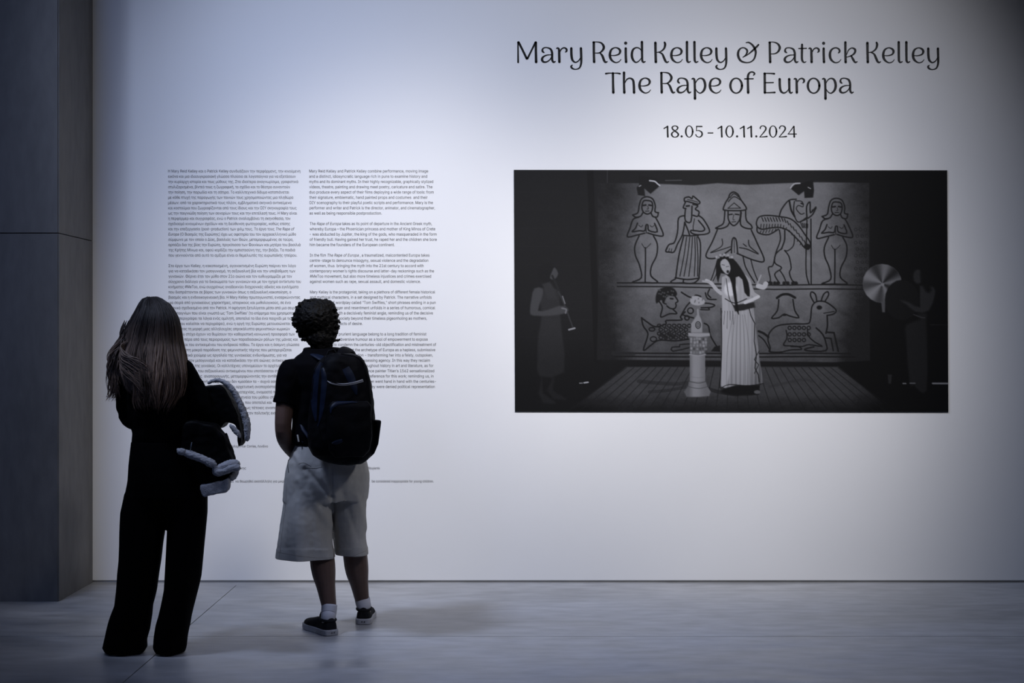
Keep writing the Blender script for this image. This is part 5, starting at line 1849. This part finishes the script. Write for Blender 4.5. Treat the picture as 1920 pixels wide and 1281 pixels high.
rnd = random.Random(11)
locks = []
for i in range(74):
    a0 = -1.0 + 2.0 * (i + rnd.uniform(0, 1)) / 74
    ye = rnd.uniform(722, 768)
    if a0 > 0.55:
        ye = rnd.uniform(715, 755)
    if a0 < -0.7:
        ye = rnd.uniform(695, 740)
    locks.append((a0, ye, rnd.uniform(0, 6.3), rnd.uniform(0.6, 1.5), max(0.25, rnd.gauss(1.0, 0.40)), rnd.uniform(0.96, 1.05), rnd.uniform(0.040, 0.065)))
for i in range(1250):
    lk = locks[i % 74]
    a0 = max(-1.02, min(1.02, lk[0] + rnd.gauss(0, 0.030)))
    th0 = a0 * math.pi * 0.55
    yend = lk[1] + rnd.gauss(0, 6)
    ph, wv = lk[2] + rnd.gauss(0, 0.25), lk[3]
    dep = lk[5] + rnd.uniform(-0.03, 0.03)
    drift = rnd.gauss(0, 0.05)
    pts = []
    n_ = 17
    y0 = rnd.uniform(556, 575) if rnd.random() < 0.7 else rnd.uniform(575, 640)
    for j in range(n_):
        t = j / (n_ - 1)
        y = y0 + (yend - y0) * t
        ea, ec = hair_edge(y)
        h, off = hair_depth(y)
        amp = 0.075 * wv * max(0, (y - 610) / 140)
        pinch = 0.35 * max(0, (y - 690) / 80)
        thc = (lk[0] + (a0 - lk[0]) * (1 - pinch)) * math.pi * 0.55
        th = thc + amp * math.sin((y - 600) * lk[6] + ph) + drift * max(0, (y - 640) / 120) + 0.02 * math.sin((y - 560) * 0.03 + ph * 2)
        cxp = (ea + ec) / 2
        hw = (ec - ea) / 2
        X = cxp + hw * dep * math.sin(max(-1.62, min(1.62, th)))
        Yd = WY + off - h * dep * math.cos(th) - 0.008 * wv * max(0, (y - 620) / 120) * (1 + math.sin(y * lk[6] + ph * 1.7))
        pts.append(W(X, y, Yd))
    strand(pts, rnd.uniform(0.0011, 0.0027), max(0.12, lk[4] + rnd.gauss(0, 0.22)))
for i in range(60):
    side = rnd.choice((-1, 1))
    y0, y1 = rnd.uniform(590, 650), rnd.uniform(690, 752)
    path = []
    for j in range(7):
        y = y0 + (y1 - y0) * j / 6
        ea, ec = hair_edge(y)
        e_ = ea if side < 0 else ec
        path.append(f(e_ + side * (1.0 + 2.5 * math.sin(j * 0.9 + i) * j / 6), y, rnd.uniform(-0.01, 0.01) - 0.02))
    strand(path, 0.0009, 1.0, 4)
# strands sweeping over the left shoulder
for i in range(150):
    t0 = rnd.uniform(0, 1)
    ph = rnd.uniform(0, 6.3)
    ye = rnd.uniform(700, 752)
    xe = rnd.uniform(200, 226)
    pts = []
    x0, y0 = rnd.uniform(232, 250), rnd.uniform(600, 640)
    xm, ym = rnd.uniform(203, 232), rnd.uniform(658, 685)
    path = smooth_path([(x0, y0, 0), (x0 - 6, y0 + 20, -0.01), (xm, ym, -0.04 + rnd.uniform(-0.03, 0.04)), (xe * 0.5 + xm * 0.5 - 3, (ym + ye) / 2, -0.05), (xe, ye, -0.05 + rnd.uniform(-0.02, 0.03))], 4)
    strand([f(q_[0] + 1.5 * math.sin(q_[1] * 0.12 + ph), q_[1], q_[2] - 0.02) for q_ in path], rnd.uniform(0.0011, 0.0028), max(0.3, rnd.gauss(0.9, 0.35)))
# swirl across the back of the shoulder and loose tips
for i in range(75):
    ph = rnd.uniform(0, 6.3)
    dy_ = rnd.uniform(-26, 22)
    path = smooth_path([(238 + rnd.uniform(-6, 6), 640, -0.05), (226, 664 + dy_ * 0.6, -0.09), (238 + rnd.uniform(-12, 12), 684 + dy_ * 0.7, -0.135), (256 + rnd.uniform(-10, 10), 700 + dy_, -0.15), (268 + rnd.uniform(-14, 14), 718 + dy_, -0.148), (264 + rnd.uniform(-16, 26), 748 + rnd.uniform(-20, 18), -0.14)], 3)
    strand([f(q_[0], q_[1], q_[2]) for q_ in path], rnd.uniform(0.0011, 0.0026), max(0.3, rnd.gauss(0.9, 0.3)))
for i in range(26):
    x0 = rnd.uniform(196, 214)
    path = smooth_path([(212, 700, -0.06), (x0 + 6, 720, -0.06), (x0 + 6, 738, -0.06), (x0 + rnd.uniform(-4, 4), rnd.uniform(742, 756), -0.06)], 4)
    strand([f(*q_) for q_ in path], 0.0013, 1.0)
for i in range(30):
    x0 = rnd.uniform(250, 300)
    path = smooth_path([(x0 - 4, 700, -0.145), (x0, 730, -0.142), (x0 - 2, 752, -0.135), (x0 + rnd.uniform(-5, 5), rnd.uniform(758, 772), -0.13)], 4)
    strand([f(*q_) for q_ in path], 0.0024, rnd.uniform(0.8, 1.4))
hm = bpy.data.meshes.new('hair')
hm.from_pydata(sv, [], sf)
hm.materials.append(M_hairw)
ca = hm.attributes.new('strand', 'FLOAT', 'POINT')
ca.data.foreach_set('value', np.array(sval, dtype=np.float32))
hm.shade_smooth()
cap.data = hm

# ------------------------------------------------------------------ the jacket on her forearm
jk = empty('jacket', f(412, 930, 0.05), 'black jacket with pale fleece lining and cuffs hanging over the woman\'s forearm', 'jacket')
M_jk = mat('black_shell', (0.002, 0.002, 0.0025), 0.6, 0.08, nscale=12, namp=0.3, bump=0.3, bscale=60)
M_fleece = mat('pale_fleece', (0.40, 0.40, 0.42), 0.95, 0.1, nscale=45, namp=0.14, bump=0.9, bscale=160)


def pillow(poly, Y, thick, name, mt, parent, voxel=0.006, sm=8, ruffle=0.006, sub=4):
    P = [W(p_[0], p_[1], Y) for p_ in smooth_path(poly, sub, True)[:-1]]
    bmx = bmesh.new()
    a = [bmx.verts.new((p_.x, p_.y - thick / 2, p_.z)) for p_ in P]
    fc = bmx.faces.new(a)
    ext = bmesh.ops.extrude_face_region(bmx, geom=[fc])
    for v in ext['geom']:
        if isinstance(v, bmesh.types.BMVert):
            v.co.y += thick
    bmesh.ops.triangulate(bmx, faces=[f_ for f_ in bmx.faces if len(f_.verts) > 4])
    bmesh.ops.recalc_face_normals(bmx, faces=bmx.faces)
    mx = bpy.data.meshes.new(name)
    bmx.to_mesh(mx)
    bmx.free()
    o_ = bpy.data.objects.new(name, mx)
    COL.objects.link(o_)
    mx.materials.append(mt)
    remesh(o_, voxel, sm, 0.5)
    if ruffle:
        displace(o_, lambda c: ruffle * noise.noise(Vector((c.x * 18, c.y * 14, c.z * 10))) + ruffle * 0.4 * noise.noise(c * 45))
    adopt(o_, parent)
    return o_


# body of the jacket: main drape over the arm, front panel with collar, hanging sleeve side
pillow([(352, 742), (372, 730), (396, 722), (420, 724), (434, 742), (445, 766), (454, 797), (456, 826), (454, 834), (451, 834), (449, 812), (444, 796), (434, 792), (427, 792), (419, 802), (406, 803), (372, 806), (354, 790)],
       WY + 0.10, 0.13, 'jacket_body', M_jk, jk)
pillow([(352, 790), (400, 796), (412, 806), (424, 818), (430, 838), (438, 860), (432, 872), (402, 884), (378, 880), (345, 856), (346, 826)],
       WY - 0.075, 0.12, 'jacket_front', M_jk, jk)
pillow([(366, 872), (400, 862), (436, 864), (437, 896), (418, 906), (384, 912), (375, 903)], WY - 0.06, 0.09, 'sleeve', M_jk, jk)
pillow([(420, 818), (424, 812), (428, 822), (425, 826)], WY - 0.04, 0.03, 'snap_tab', M_jk, jk, 0.003, 2, 0)


def fleece(pts, name, dy, flat=0.8, sub=5):
    q_ = smooth_path(pts, sub)
    o_ = MB().tube([f(a[0], a[1], dy) for a in q_], [a[2] * 1.15 * 6.7 / F for a in q_], 16, flat=flat).build(name, M_fleece, jk)
    remesh(o_, 0.0042, 2, 0.5)
    displace(o_, lambda c: 0.0028 * noise.noise(c * 150) + 0.0022 * noise.noise(c * 60))
    return o_


fleece([(391, 718, 3), (402, 713.5, 4.2), (414, 714, 4.8), (426, 721, 5.5), (438, 734, 6), (448, 752, 6.5), (457, 773, 7), (463, 795, 7.5), (464, 812, 6.5), (463, 824, 5)], 'fleece_trim', 0.045, 0.8)
fleece([(431, 797, 2.5), (437, 803, 4.5), (444, 811, 4.5), (450, 819, 3)], 'fleece_lining', 0.03, 0.7)
fleece([(333.5, 843, 3.0), (337, 846, 5.8), (343, 848, 5.5)], 'fleece_trim', -0.16, 0.9)
fleece([(349, 850, 6.0), (358, 853, 7.2), (372, 858, 7.0), (386, 864, 7.0), (396, 869, 7.5), (401, 872, 6)], 'fleece_trim', -0.15, 0.9)
# turned back cuffs
fleece([(407, 883, 9.5), (418, 878, 9.5), (430, 872.5, 9.5), (441, 871, 9)], 'cuff', -0.13, 0.9)
fleece([(404, 878, 5), (408, 886, 6.5), (420, 884, 5.5), (434, 878, 6), (445, 877, 6)], 'cuff', -0.15, 0.9)
pillow([(376.5, 909), (392, 907), (408, 902), (421, 901), (431, 897), (428, 920), (412, 925), (396, 928), (383, 930)], WY - 0.11, 0.075, 'cuff', M_fleece, jk, 0.0045, 5, 0.005)
fleece([(434, 896, 6), (440, 890, 5.5), (444, 882, 4.5)], 'cuff', -0.10, 0.9)
M_silver = mat('metal_zip', (0.55, 0.57, 0.62), 0.3, 0.5, metal=1.0)
MB().tube([f(359.5, 830, -0.155), f(358, 838, -0.16), f(356.5, 845, -0.16)], 0.0024, 6).build('zip_puller', M_silver, jk)

# smooth-shading hygiene for every cloth mesh is set in the builders; nothing else outside the frame
